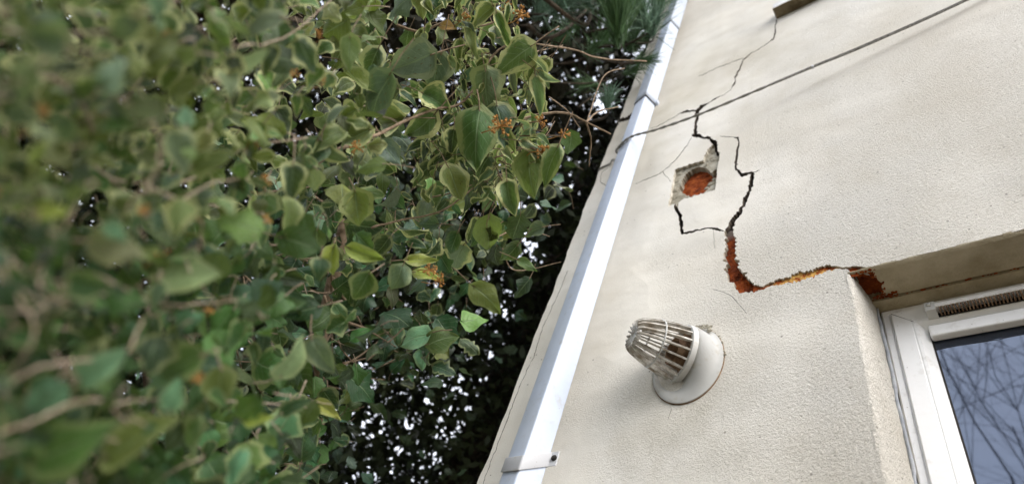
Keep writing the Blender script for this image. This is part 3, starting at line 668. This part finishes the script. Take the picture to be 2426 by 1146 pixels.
# (u, v, length px, rel. width, tip angle in picture, away, colour, variegation, fold, curl, depth)
H = [(1220,138,112,.85,215,.1,'mid',.8,.1,.25,1.00),(1150,212,104,1.0,268,.35,'grey',.35,-.55,.35,1.00),(1128,322,150,.85,262,.0,'mid',.35,-.35,.2,.96),(1190,298,118,.9,285,.1,'blue',.6,-.2,.3,1.0),
 (1030,238,78,1.0,330,.2,'mid',1,.7,.6,.98),(1278,222,96,.45,285,.1,'pale',1,.5,.3,1.0),(1285,165,84,.35,310,.2,'pale',1,.6,.5,1.0),(1262,172,70,.4,250,.2,'olive',1,.6,.5,1.02),(1296,186,60,.4,330,.3,'pale',1,.5,.5,1.0),
 (1206,466,88,.75,278,.0,'mid',.9,.35,.3,.98),(1254,408,116,.8,270,.15,'olive',.3,-.15,.2,1.01),(1303,388,104,.6,245,.1,'mid',.4,.3,.2,.99),(925,288,84,1.2,190,.4,'olive',1,.7,.7,.97),(946,262,64,.9,30,.4,'pale',1,.5,.6,.98),
 (1000,300,98,.85,220,.3,'mid',1,.4,.5,.99),(975,150,124,.9,200,.2,'grey',.2,.2,.3,.97),(1032,172,104,.9,250,.3,'grey',.3,.1,.3,1.0),(900,222,120,.8,240,.2,'blue',.1,.2,.2,.80),(922,362,74,.9,300,.1,'blue',.1,.1,.2,.90),
 (842,322,96,1.1,200,.2,'olive',.7,.4,.5,.78),(845,492,92,1.05,270,.3,'olive',.3,.5,.4,.80),(1072,335,68,.75,260,.4,'dark',1,.5,.5,1.0),(1076,432,92,.9,290,.2,'olive',.6,.3,.4,.99),(1140,402,84,.8,240,.3,'dark',.5,.2,.4,1.04),
 (1246,316,50,.6,200,.6,'mint',.7,-.4,.3,1.0),(1262,346,70,.5,340,.3,'mid',1,-.4,.4,1.0),(785,615,72,.75,260,.1,'yel',.2,.5,.4,.75),(865,602,92,.55,340,.2,'yel',.2,.6,.3,.78),(945,656,68,1.05,250,.1,'grey',.2,.1,.3,.85),
 (1000,615,80,.45,0,.3,'yel',.5,.3,.3,.95),(1015,652,76,.45,345,.3,'yel',.4,.3,.3,.95),(1155,704,98,.75,320,.1,'olive',.1,.1,.2,.85),(1250,628,54,.6,330,.2,'mid',.1,.2,.2,1.05),(1015,530,54,.8,180,.3,'blue',.1,.1,.2,1.1),
 (1265,545,54,.8,200,.3,'blue',.1,.3,.4,1.1),(985,800,84,.9,200,.2,'mint',.1,.1,.2,1.0),(1046,802,76,1.0,20,.2,'mid',.1,.1,.3,1.0),(775,968,78,.5,325,.1,'yel',.3,.5,.3,.8),(740,372,100,.9,250,.1,'blue',.1,.2,.2,.70),
 (1062,62,40,.8,0,.2,'ochre',0,.3,.4,1.0),(1115,95,90,.35,280,.2,'pale',1,.6,.4,1.0),(1190,70,96,.35,290,.2,'mid',1,.6,.4,1.0),(1140,40,84,.6,220,.3,'olive',1,.4,.4,1.0),(1085,120,60,.5,260,.2,'olive',1,.4,.4,1.0),
 (1120,265,60,.6,180,.4,'dark',.6,.3,.4,1.05),(1170,240,70,.5,265,.4,'grey',.5,.3,.4,1.03),(1205,330,70,.6,300,.3,'olive',.9,.3,.4,1.02),(1040,380,80,.5,200,.4,'dark',1,.4,.5,1.02),(985,345,70,.5,190,.3,'dark',1,.4,.5,1.02),
 (1000,410,70,.7,220,.3,'dark',.4,.3,.4,1.05),(1290,330,46,.5,330,.3,'mid',.6,.3,.4,1.0),(1130,560,60,.6,250,.3,'deep',.1,.3,.4,1.1),(1075,575,60,.8,250,.3,'deep',.1,.3,.4,1.1),(1210,600,60,.8,230,.3,'dark',.1,.3,.4,1.1),
 (905,585,66,.9,230,.2,'dark',.3,.3,.4,.95),(1240,160,60,.4,230,.3,'olive',1,.4,.5,1.03),(1215,195,70,.35,275,.2,'grey',1,.4,.5,1.03),(880,150,90,.8,240,.3,'dark',.6,.3,.4,.9),(1110,180,60,.6,200,.3,'grey',.4,.3,.4,1.04)]
for (u, v, L, wd, ang, aw, col, var, fo, cu, d) in H:
    p = at_depth(u, v, d); Lm = L / FPX * d * .98; t = img_dir(ang, aw)
    nrm = CZ + rng.normal(0, .18, 3) + np.array([.15, -.1, .25])
    LV.add(p, t, nrm, Lm, wd, 'ovate', jc(col, .12), var, fo * 1.3, cu * 1.2, rng.normal(0, 1.0), .06)
# fillers round and behind the spray
def edge_u(v): return np.interp(v, [-200, 0, 100, 400, 470, 600, 700, 800, 900, 950, 1050, 1400], [1230, 1230, 1270, 1300, 1200, 1160, 1130, 1060, 980, 850, 740, 700])
for _ in range(230):
    v = rng.uniform(-120, 640); u = rng.uniform(780, edge_u(v)); d = rng.uniform(1.04, 1.5)
    L = rng.uniform(.026, .062); c = rng.choice(['mid', 'olive', 'dark', 'grey', 'dark', 'deep'])
    LV.add(at_depth(u, v, d), img_dir(rng.normal(262, 45), rng.normal(.2, .5)), CZ + rng.normal(0, .55, 3) + np.array([.1, 0, .35]), L, rng.uniform(.5, 1), rng.choice(['ovate', 'ovate', 'lobed']), jc(c), rng.choice([0, .3, .9, 1]), rng.uniform(-.3, .7), rng.uniform(.1, .6), rng.normal(0, .8), .05)
for _ in range(150):
    v = rng.uniform(-20, 470); u = rng.uniform(max(900, 1000 - v * .1), edge_u(v) - 10); d = rng.uniform(.985, 1.09)
    LV.add(at_depth(u, v, d), img_dir(rng.normal(268, 40), rng.normal(.2, .4)), CZ + rng.normal(0, .7, 3) + np.array([.2, -.1, .3]), rng.uniform(.018, .042), rng.uniform(.3, .65), 'ovate', jc(rng.choice(['mid', 'olive', 'grey', 'pale', 'dark'])), 1, rng.uniform(.3, .9), rng.uniform(.3, .9), rng.normal(0, 1.4), .10)
LV.build('leaves', M_leafS, ivy)
st = LV.pet
def px_tube(mb, pts, d0, d1, w0, w1, m=0, n=30, wob=.002):
    k = len(pts); P = [at_depth(u, v, d0 + (d1 - d0) * i / (k - 1)) for i, (u, v) in enumerate(pts)]
    P = spline(P, n); P = P + np.cumsum(rng.normal(0, wob * .3, P.shape), 0) * .5
    mb.tube(P, np.linspace(w0, w1, len(P)), 6, m)
for pts, d0, d1, w0, w1 in [
    ([(1110,300),(1200,292),(1285,272),(1345,270),(1390,290),(1452,320)],1.1,1.2,.0030,.0018),([(1388,289),(1397,330),(1393,395)],1.16,1.2,.0022,.0015),([(1388,289),(1418,262),(1465,250)],1.16,1.25,.0022,.0012),
    ([(1220,300),(1275,290)],1.0,1.0,.0012,.001),([(1230,322),(1335,318)],1.0,1.0,.0013,.001),([(1240,345),(1288,358)],1.0,1.0,.0013,.001),([(1270,105),(1360,118),(1420,138),(1530,146)],1.3,1.7,.0022,.0022),
    ([(1235,140),(1270,122),(1330,108)],1.05,1.2,.0013,.0009),([(1300,230),(1345,262),(1372,300)],1.1,1.2,.0013,.0010),([(1175,395),(1190,420),(1200,440)],1.0,.99,.0011,.0011),([(1175,470),(1160,510),(1158,540)],1.0,1.0,.0010,.0006),
    ([(860,330),(905,318),(960,290),(1030,262),(1100,240),(1180,120),(1260,100)],.85,1.1,.0028,.0016),([(1100,240),(1130,255),(1190,250)],1.06,1.05,.0018,.0012),([(940,60),(1000,75),(1060,50),(1140,60),(1210,30)],1.05,1.1,.0026,.0016),
    ([(1120,400),(1160,380),(1240,350)],1.05,1.05,.0018,.0012),([(1180,380),(1240,405)],1.03,1.02,.0014,.0010),([(700,420),(800,350),(870,330)],.75,.86,.0032,.0026),([(1000,470),(1050,460),(1110,440),(1160,430)],1.1,1.1,.0016,.0010),
    ([(880,540),(960,520),(1050,500),(1130,440)],1.0,1.1,.002,.0012),([(1390,290),(1430,180),(1480,160)],1.5,1.8,.0018,.0013),([(1180,560),(1230,540),(1300,560)],1.3,1.4,.0018,.0008),([(1190,590),(1220,640),(1330,620)],1.3,1.4,.0018,.0008)]:
    px_tube(st, pts, d0, d1, w0, w1)
root = at_depth(760, 520, 1.9); tk = MB(); tk.tube(spline([(-.75, -.55, -.05), (-.78, -.60, .6), (root * .5 + np.array([-.75, -.58, 1.0]) * .5), root, at_depth(900, 330, 1.5)], 40), np.linspace(.022, .006, 41)[:len(spline([(0, 0, 0)] * 5, 40))] if False else .010, 8)
tk.build('trunk', [M_trunk], ivy); tag(st.build('stems', [M_bark], ivy), kind='stuff')
for u, v, d, r in [(1277,289,1.0,17),(1336,318,1.0,16),(1286,362,.99,20),(1186,300,.93,27),(1232,38,1.0,22),(1195,20,1.02,18),(1100,45,1.0,15),(1018,640,.93,18),(845,350,.76,18),(1040,662,.95,16)]:
    c = at_depth(u, v, d); flower(ivy, c, r / FPX * d, CZ + np.array([.2, 0, .3]), c + img_dir(190, .8) * .03)
# --- near ivy at the left, out of focus
ivl = empty('ivy_hedge', (-.45, -.95, 0), 'soft focused bank of green ivy leaves filling the left side, nearest the camera', 'ivy')
LV = Leaves()
def front(u, v): return np.interp(u, [-300, 0, 300, 600, 800, 1000, 1200], [.20, .225, .285, .42, .62, .85, 1.0])
for i in range(2300):
    v = rng.uniform(-180, 1330); u = rng.uniform(-260, min(900, edge_u(v) - 20)); f = rng.random() ** 1.3
    mid_ = u > 560 + .25 * abs(v - 800) and v > 430
    if mid_ and rng.random() < .38: continue
    d = front(u, v) * (1 + 1.2 * f) + rng.normal(0, .02)
    L = rng.uniform(.42, 1.0) * .041 * (d / .6) ** .85 * (.62 if rng.random() < .35 else 1)
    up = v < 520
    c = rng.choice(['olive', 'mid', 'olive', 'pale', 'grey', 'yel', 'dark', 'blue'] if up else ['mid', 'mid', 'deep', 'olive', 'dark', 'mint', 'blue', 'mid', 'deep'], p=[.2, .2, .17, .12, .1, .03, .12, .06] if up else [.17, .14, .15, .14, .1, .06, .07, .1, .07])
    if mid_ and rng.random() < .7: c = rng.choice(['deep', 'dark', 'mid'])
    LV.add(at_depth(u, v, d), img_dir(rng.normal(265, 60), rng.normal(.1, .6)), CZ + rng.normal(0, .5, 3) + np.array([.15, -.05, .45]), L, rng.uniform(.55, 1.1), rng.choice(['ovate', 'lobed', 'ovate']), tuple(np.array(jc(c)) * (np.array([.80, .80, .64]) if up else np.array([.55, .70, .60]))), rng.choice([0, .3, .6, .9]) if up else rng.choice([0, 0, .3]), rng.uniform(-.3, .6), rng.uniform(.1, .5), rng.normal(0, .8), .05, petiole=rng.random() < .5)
for (u, v, L, wd, ang, col, d) in [(270,580,125,.9,350,'pale',.46),(445,650,130,.9,0,'pale',.52),(265,180,90,.9,60,'mint',.44),(270,295,100,.6,190,'mid',.44),(440,275,48,1.,90,'mint',.5),(120,500,80,.7,0,'yel',.38),(160,1060,200,.8,20,'mid',.36),(320,1040,180,.8,30,'olive',.42),(240,870,130,.7,30,'mint',.42),
    (430,860,120,.9,200,'mid',.5),(410,935,80,.8,80,'mint',.52),(620,60,120,.7,200,'grey',.6),(590,150,100,.6,20,'pale',.6),(60,200,110,.6,240,'pale',.38),(430,140,90,.7,200,'olive',.5),(690,850,110,.9,60,'pale',.62),(760,840,100,.8,300,'grey',.68),(520,920,110,.8,260,'olive',.55),(610,990,70,.6,10,'yel',.6),(500,380,110,.7,20,'olive',.52),(430,210,90,.8,200,'olive',.48),(700,960,80,.6,30,'deep',.7)]:
    d = front(u, v) * 1.02
    LV.add(at_depth(u, v, d), img_dir(ang, .1), CZ + rng.normal(0, .2, 3) + np.array([.1, 0, .3]), L / FPX * d, wd, 'ovate', jc(col, .1), .2, .2, .3, rng.normal(0, .5), .03)
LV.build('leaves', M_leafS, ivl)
st = LV.pet
for pts, d0, d1, w in [([(60,175),(150,200),(215,290),(225,400),(300,432),(440,432),(520,390),(600,350),(730,335)],.40,.62,.0024),([(340,430),(420,470),(500,430),(610,420)],.47,.58,.0018),([(-60,60),(60,75),(200,80),(330,60)],.38,.46,.0014),
    ([(560,110),(680,70),(790,-20)],.56,.7,.0018),([(-60,1050),(60,1010),(170,965),(240,960),(300,1020)],.36,.46,.0020),([(-40,950),(60,890),(160,860),(290,840),(330,760)],.37,.48,.0018),([(230,650),(330,700),(420,710),(560,700)],.42,.56,.0016),
    ([(-40,560),(60,640),(120,680),(190,725)],.36,.42,.0016),([(90,680),(140,560),(210,430)],.38,.44,.0011),([(20,600),(40,700),(70,800),(0,900)],.36,.38,.0013),([(240,960),(420,945),(600,950),(760,965)],.46,.7,.0017),([(650,930),(790,960)],.62,.72,.0014),
    ([(-30,730),(80,760),(150,690)],.37,.42,.0010),([(10,680),(110,720),(60,850)],.37,.40,.0009),([(120,820),(170,900),(160,980)],.38,.40,.0010),([(300,500),(380,380),(330,210)],.47,.5,.0012),([(480,520),(470,640),(520,720)],.52,.55,.0012)]:
    d0, d1 = front(pts[0][0], 0) * 1.03, front(pts[-1][0], 0) * 1.03
    px_tube(st, pts, d0, d1, w * .42, w * .30)
tk = MB(); tk.tube(spline([(-.45, -.95, -.05), (-.42, -.92, .7), at_depth(300, 1250, 1.3), at_depth(350, 800, 1.5), at_depth(420, 300, 1.7)], 40), .010, 8)
tk.build('trunk', [M_trunk], ivl); tag(st.build('stems', [M_barkp], ivl), kind='stuff')
for u, v, d, r in [(105,262,.40,22),(340,497,.47,20),(425,503,.5,17),(630,430,.56,22),(635,517,.6,18),(475,528,.52,14),(375,610,.46,18),(395,82,.5,18),(615,345,.56,18),(470,895,.5,22),(285,1080,.40,16),(760,190,.7,18),(755,80,.7,16),(10,455,.37,24),(495,735,.5,16),(700,175,.66,16)]:
    d = front(u, v) * 1.1; c = at_depth(u, v, d); flower(ivl, c, .75 * r / FPX * d, CZ, c + img_dir(200, .8) * .02)
# --- darker glossy shrub below and behind
shr = empty('evergreen_shrub', (-1.35, -.35, 0), 'dark glossy green shrub leaves low in the middle, behind the ivy', 'shrub')
LV = Leaves()
for i in range(1000):
    v = rng.uniform(330, 1400); e = edge_u(v); u = rng.uniform(380, e + 40) if rng.random() < .85 else rng.uniform(min(900, e - 60), e + 110)
    if v > 880 and u > 720 and rng.random() < .6: continue
    d = rng.uniform(1.15, 2.3); L = rng.uniform(.030, .065)
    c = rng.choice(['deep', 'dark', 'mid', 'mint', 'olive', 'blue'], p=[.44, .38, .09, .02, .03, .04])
    LV.add(at_depth(u, v, d), img_dir(rng.normal(262, 60), rng.normal(.2, .6)), CZ + rng.normal(0, .6, 3) + np.array([.1, 0, .4]), L, rng.uniform(.6, 1.1), rng.choice(['holly', 'lobed', 'ovate']), jc(c), rng.choice([0, 0, .25]), rng.uniform(-.3, .5), rng.uniform(.1, .5), rng.normal(0, .8), .05, petiole=rng.random() < .4)
for _ in range(80):
    v = rng.uniform(380, 1200); ue = np.interp(v, [0, 1146], [1560, 1120]); u = rng.uniform(edge_u(v) - 60, ue - 30); d = rng.uniform(1.9, 2.7)
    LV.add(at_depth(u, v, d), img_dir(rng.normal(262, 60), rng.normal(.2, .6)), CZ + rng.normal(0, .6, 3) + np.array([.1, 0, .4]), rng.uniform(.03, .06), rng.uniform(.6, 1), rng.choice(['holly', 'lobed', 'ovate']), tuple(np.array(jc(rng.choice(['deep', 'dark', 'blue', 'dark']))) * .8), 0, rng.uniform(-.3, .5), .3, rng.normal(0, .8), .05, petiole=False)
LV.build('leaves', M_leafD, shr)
st = LV.pet
for _ in range(34):
    u = rng.uniform(420, 900); v = rng.uniform(450, 900); a = rng.normal(0, .7); l = rng.uniform(80, 240); d = rng.uniform(1.2, 2.1)
    px_tube(st, [(u, v), (u + l * .5 * math.cos(a), v - l * .5 * math.sin(a) + rng.normal(0, 12)), (u + l * math.cos(a), v - l * math.sin(a) + rng.normal(0, 20))], d, d + .1, .0030, .0010)
st.tube(spline([(-1.35, -.35, -.05), (-1.3, -.4, .8), at_depth(700, 1100, 1.8), at_depth(760, 800, 1.8), at_depth(820, 520, 1.8)], 40), .018, 8)
tag(st.build('stems', [M_bark], shr), kind='stuff')
# ------------------------------------------------------------------ pine with needle tufts
pine = empty('pine_tree', (-2.6, 1.35, 0), 'pine tree reaching over the wall corner with green needle tufts at the top', 'tree')
def tuft(c, axis, L, n, spread, w=.0016):
    axis = axis / np.linalg.norm(axis); d = rng.normal(0, spread, (n, 3)) + axis; d /= np.linalg.norm(d, axis=1)[:, None]
    l = L * rng.uniform(.65, 1.1, n)[:, None]; b = c + rng.normal(0, L * .05, (n, 3)) + axis * rng.uniform(-.4, .25, n)[:, None] * L
    s_ = np.cross(d, rng.normal(0, 1, (n, 3))); s_ /= np.linalg.norm(s_, axis=1)[:, None]; e = b + d * l + np.array([0, 0, -.06]) * l
    return np.stack([b - s_ * w, b + s_ * w, e + s_ * w * .3, e - s_ * w * .3], 1)
NG = []; NB = []; tw = MB()
for u, v, d, L, n_, ang, sp, blue, w in [(1466,62,2.3,.20,420,88,.30,0,.0019),(1455,20,2.4,.20,260,95,.35,0,.0019),(1440,240,1.9,.065,170,80,.55,1,.0011),(1400,200,2.5,.09,120,170,.5,0,.0013),(1522,143,2.2,.075,150,10,.5,0,.0012),(1520,40,2.6,.17,340,110,.45,1,.0019),(1548,62,2.7,.14,220,80,.5,1,.0018),(1330,0,2.4,.19,420,60,.5,1,.0017),(1380,-10,2.5,.18,320,120,.5,1,.0017),(1290,20,2.7,.16,220,60,.5,1,.0016),(1400,120,2.6,.10,120,40,.5,0,.0014),(1490,170,2.7,.09,110,20,.5,0,.0013),(1500,100,3.0,.14,200,60,.6,0,.0016),(1560,10,3.0,.14,200,60,.6,0,.0016),(1430,90,3.0,.14,160,60,.6,0,.0014),(1350,70,2.9,.12,160,200,.6,0,.0014)]:
    c = at_depth(u, v, d); q = tuft(c, img_dir(ang, .2), L, n_, sp, w); (NB if blue else NG).append(q)
    px_tube(tw, [(u, v), (u - math.cos(math.radians(ang)) * 40, v + math.sin(math.radians(ang)) * 40), (u - 70 - math.cos(math.radians(ang)) * 50, v + 50 + rng.normal(0, 15))], d, d + .35, .0032, .005)
for pts, d0, d1, w in [([(1268,-20),(1380,60),(1400,10),(1420,-40)],2.3,2.7,.010),([(1250,60),(1290,90),(1340,70),(1395,20)],2.4,2.7,.010),([(1530,146),(1470,150),(1420,138),(1300,95)],2.2,2.5,.0040),([(1300,195),(1380,198),(1440,190)],2.3,2.4,.003),([(1370,255),(1410,225),(1440,215)],2.0,2.0,.003),([(1380,60),(1390,180),(1360,300)],3.0,3.4,.006),([(1250,640),(1330,600),(1400,520)],3,3.4,.005)]:
    px_tube(tw, pts, d0, d1, w, w * .7)
GAPS = [(1255,570,60,40,1),(1265,700,50,60,1),(1190,770,80,40,1),(1150,890,50,50,1),(1030,960,45,25,.9),(1110,890,40,40,.9),(1240,820,45,50,1),(1370,430,30,60,.9),(1430,240,35,50,.8),(950,1050,60,25,.55),(1060,1030,50,30,.55),(1210,480,60,40,.9),(1000,210,30,40,.6),(850,1100,50,30,.5),(1290,620,40,60,1)]
def gapf(u, v):          # where the tree crowns are thin and the sky shows
    return np.max([w * np.exp(-((u - a) / b) ** 2 - ((v - c) / d) ** 2) for a, c, b, d, w in GAPS], axis=0)
ctr = np.array([-2.4, 1.5, 5.6])
for _ in range(420):
    d = rng.normal(0, 1, 3); d /= np.linalg.norm(d); c = ctr + d * np.array([1.7, 1.3, 2.4]) * rng.uniform(.35, 1)
    if c[0] > -1.0 and c[1] > -.2: continue
    uu, vv, dz = proj(c)
    if dz < 2.4 and uu > 700: continue
    if max(gapf(uu + a, vv + b) for a in (-40, 0, 40) for b in (-40, 0, 40)) > .3 and rng.random() < .9: continue
    (NB if rng.random() < .3 else NG).append(tuft(c, d + np.array([0, 0, .3]), rng.uniform(.12, .2), 70, .6, .0022))
    if rng.random() < .35: b = np.array([-2.6, 1.4, c[2] - .4]); tw.tube(spline([b, (b + c) / 2 + rng.normal(0, .15, 3), c], 10), np.linspace(.025, .005, 11)[:len(spline([b, b + 1, c], 10))], 5)
tag(tw.build('branches', [M_trunk], pine), kind='stuff')
quads('needles', np.concatenate(NG), M_needle, pine); quads('blue_green_needles', np.concatenate(NB), M_needleb, pine)
mb = MB(); P = spline([(-2.6, 1.35, -.1), (-2.55, 1.4, 2.5), (-2.5, 1.45, 5.5), (-2.45, 1.5, 8.2)], 30); mb.tube(P, np.linspace(.17, .03, len(P)), 12); mb.build('trunk', [M_trunk], pine)
# ------------------------------------------------------------------ dark evergreen trees behind, touching crowns
def grid_noise(n1, n2, seed):
    r = np.random.default_rng(seed); g = r.random((n1, n2)); return g
G1 = grid_noise(40, 34, 5); G2 = grid_noise(110, 90, 6)
def samp(G, u, v):
    x = (u + 400) / 2300 * (G.shape[0] - 2); y = (v + 400) / 2000 * (G.shape[1] - 2); x = np.clip(x, 0, G.shape[0] - 1.01); y = np.clip(y, 0, G.shape[1] - 1.01)
    i = x.astype(int); j = y.astype(int); a = x - i; b = y - j
    return G[i, j] * (1 - a) * (1 - b) + G[i + 1, j] * a * (1 - b) + G[i, j + 1] * (1 - a) * b + G[i + 1, j + 1] * a * b
NLF = 250000
u = rng.uniform(-380, 1720, NLF); v = rng.uniform(-350, 1500, NLF); d = rng.uniform(3.0, 6.6, NLF)
gl = gapf(u, v)
thin = gl * np.clip((samp(G2, u, v) - .30) * 2.6, 0, 1) * 1.0
keep = rng.random(NLF) > thin * .90
P = CAM + (CX[None] * (u - CU)[:, None] - CY[None] * (v - CV)[:, None] - CZ[None] * FPX) * (d / FPX)[:, None]
keep &= ~((P[:, 0] > -1.05) & (P[:, 1] > -.3)) & (P[:, 2] > .3)
P = P[keep]
sites = np.array([[-4.3, .6, 4.2], [-3.4, 2.6, 5.0], [-4.6, -1.6, 4.0], [-2.8, -2.0, 6.2], [-5.6, 2.3, 2.6]])
near = np.argmin(((P[:, None] - sites[None]) ** 2 * np.array([1, 1, .45])).sum(2), 1)
labels = ['dark evergreen tree straight behind the ivy, sky glinting through its crown', 'dark evergreen tree behind the house corner, left of the downpipe', 'dense dark evergreen tree behind the blurred ivy at the left', 'dark evergreen tree overhead, showing in gaps at the top of the ivy', 'low dark evergreen tree farthest back, near the bottom of the picture']
for k in range(5):
    Q = P[near == k]; n_ = len(Q); s = sites[k]
    t = empty('evergreen_tree', (s[0], s[1], 0), labels[k], 'tree', 'dark evergreen trees behind the ivy')
    a = rng.normal(0, 1, (n_, 3)); a /= np.linalg.norm(a, axis=1)[:, None]; b = np.cross(a, rng.normal(0, 1, (n_, 3))); b /= np.linalg.norm(b, axis=1)[:, None]
    sz = rng.uniform(.55, 1.25, n_)[:, None]; la = .037 * sz; lb = .0165 * sz
    V = np.stack([Q - a * la, Q + b * lb * 1.0 - a * la * .1, Q + a * la, Q - b * lb - a * la * .1], 1)
    quads('crown', V, M_crown if k % 2 == 0 else M_crown2, t)
    mb = MB(); z1 = Q[:, 2].max() * .9; Pt = spline([(s[0], s[1], -.1), (s[0] + .1, s[1], z1 * .4), (s[0] - .1, s[1] + .1, z1 * .75), (s[0], s[1], z1)], 24); mb.tube(Pt, np.linspace(.16, .03, len(Pt)), 10)
    for _ in range(40):
        e = Q[rng.integers(n_)]; h = rng.uniform(.25, .8) * z1; b_ = np.array([s[0], s[1], min(h, e[2])])
        Pb = spline([b_, (b_ + e) / 2 + rng.normal(0, .12, 3), e], 10); mb.tube(Pb, np.linspace(.035, .006, len(Pb)), 5)
    mb.build('trunk', [M_trunk], t)
# ------------------------------------------------------------------ bare tree and hedge across the garden, mirrored in the window
def bare_tree(name, base, H_, label, seed):
    r = np.random.default_rng(seed); t = empty(name, base, label, 'tree', 'bare trees mirrored in the window'); mb = MB(); base = np.array(base, float)
    def br(p, d, L, rad_, lev):
        pts = [p]; q = p.copy(); dd = d.copy()
        for _ in range(5): dd = dd + r.normal(0, .13, 3); dd /= np.linalg.norm(dd); q = q + dd * L / 5; pts.append(q.copy())
        mb.tube(pts, np.linspace(rad_, rad_ * .55, 6) * (.42 if lev < 4 else .62), 6 if lev < 2 else 3, 0, False)
        if lev < 6:
            for _ in range((4, 4, 4, 4, 3, 2)[lev]):
                k = r.integers(2, 6); nd = dd + r.normal(0, .52, 3) + np.array([0, 0, .12]); nd /= np.linalg.norm(nd); br(pts[k], nd, L * r.uniform(.6, .8), rad_ * .50, lev + 1)
    br(base, np.array([0, 0, 1.]), H_ * .34, .10, 0); br(base + [0, 0, H_ * .2], np.array([.3, .2, 1.]), H_ * .3, .06, 1)
    mb.build('trunk', [M_trunk], t)
bare_tree('bare_tree', (-.5, -7.2, 0), 13, 'leafless tree mirrored in the left part of the window glass', 3)
bare_tree('bare_tree', (1.6, -7.6, 0), 13, 'leafless tree mirrored toward the right edge of the window glass', 8)
hd = empty('garden_hedge', (1, -6.5, 0), 'dark hedge mirrored at the bottom of the window glass', 'hedge')
n_ = 22000; Q = np.stack([rng.uniform(-3.5, 5.5, n_), rng.uniform(-7.0, -6.0, n_), rng.uniform(0, 5.9, n_)], 1); Q[:, 2] *= .9 + .14 * np.sin(Q[:, 0] * 1.7)
a = rng.normal(0, 1, (n_, 3)); a /= np.linalg.norm(a, axis=1)[:, None]; b = np.cross(a, rng.normal(0, 1, (n_, 3))); b /= np.linalg.norm(b, axis=1)[:, None]
quads('foliage', np.stack([Q - a * .07, Q + b * .05, Q + a * .07, Q - b * .05], 1), M_crown, hd)
mb = MB()
for x in np.arange(-3, 5.3, .7): mb.tube([(x, -6.6, -.05), (x + .05, -6.6, 2), (x, -6.6, 4)], [.05, .04, .01], 6)
mb.build('stems', [M_trunk], hd)
# ------------------------------------------------------------------ ground
mb = MB(); g = 60; mb.add([(-g, -g, 0), (g, -g, 0), (g, g, 0), (-g, g, 0)], [(0, 1, 2, 3)]); o = mb.build('ground', [M_ground]); tag(o, 'bare garden soil under the wall and trees, out of the picture', 'ground', kind='structure')
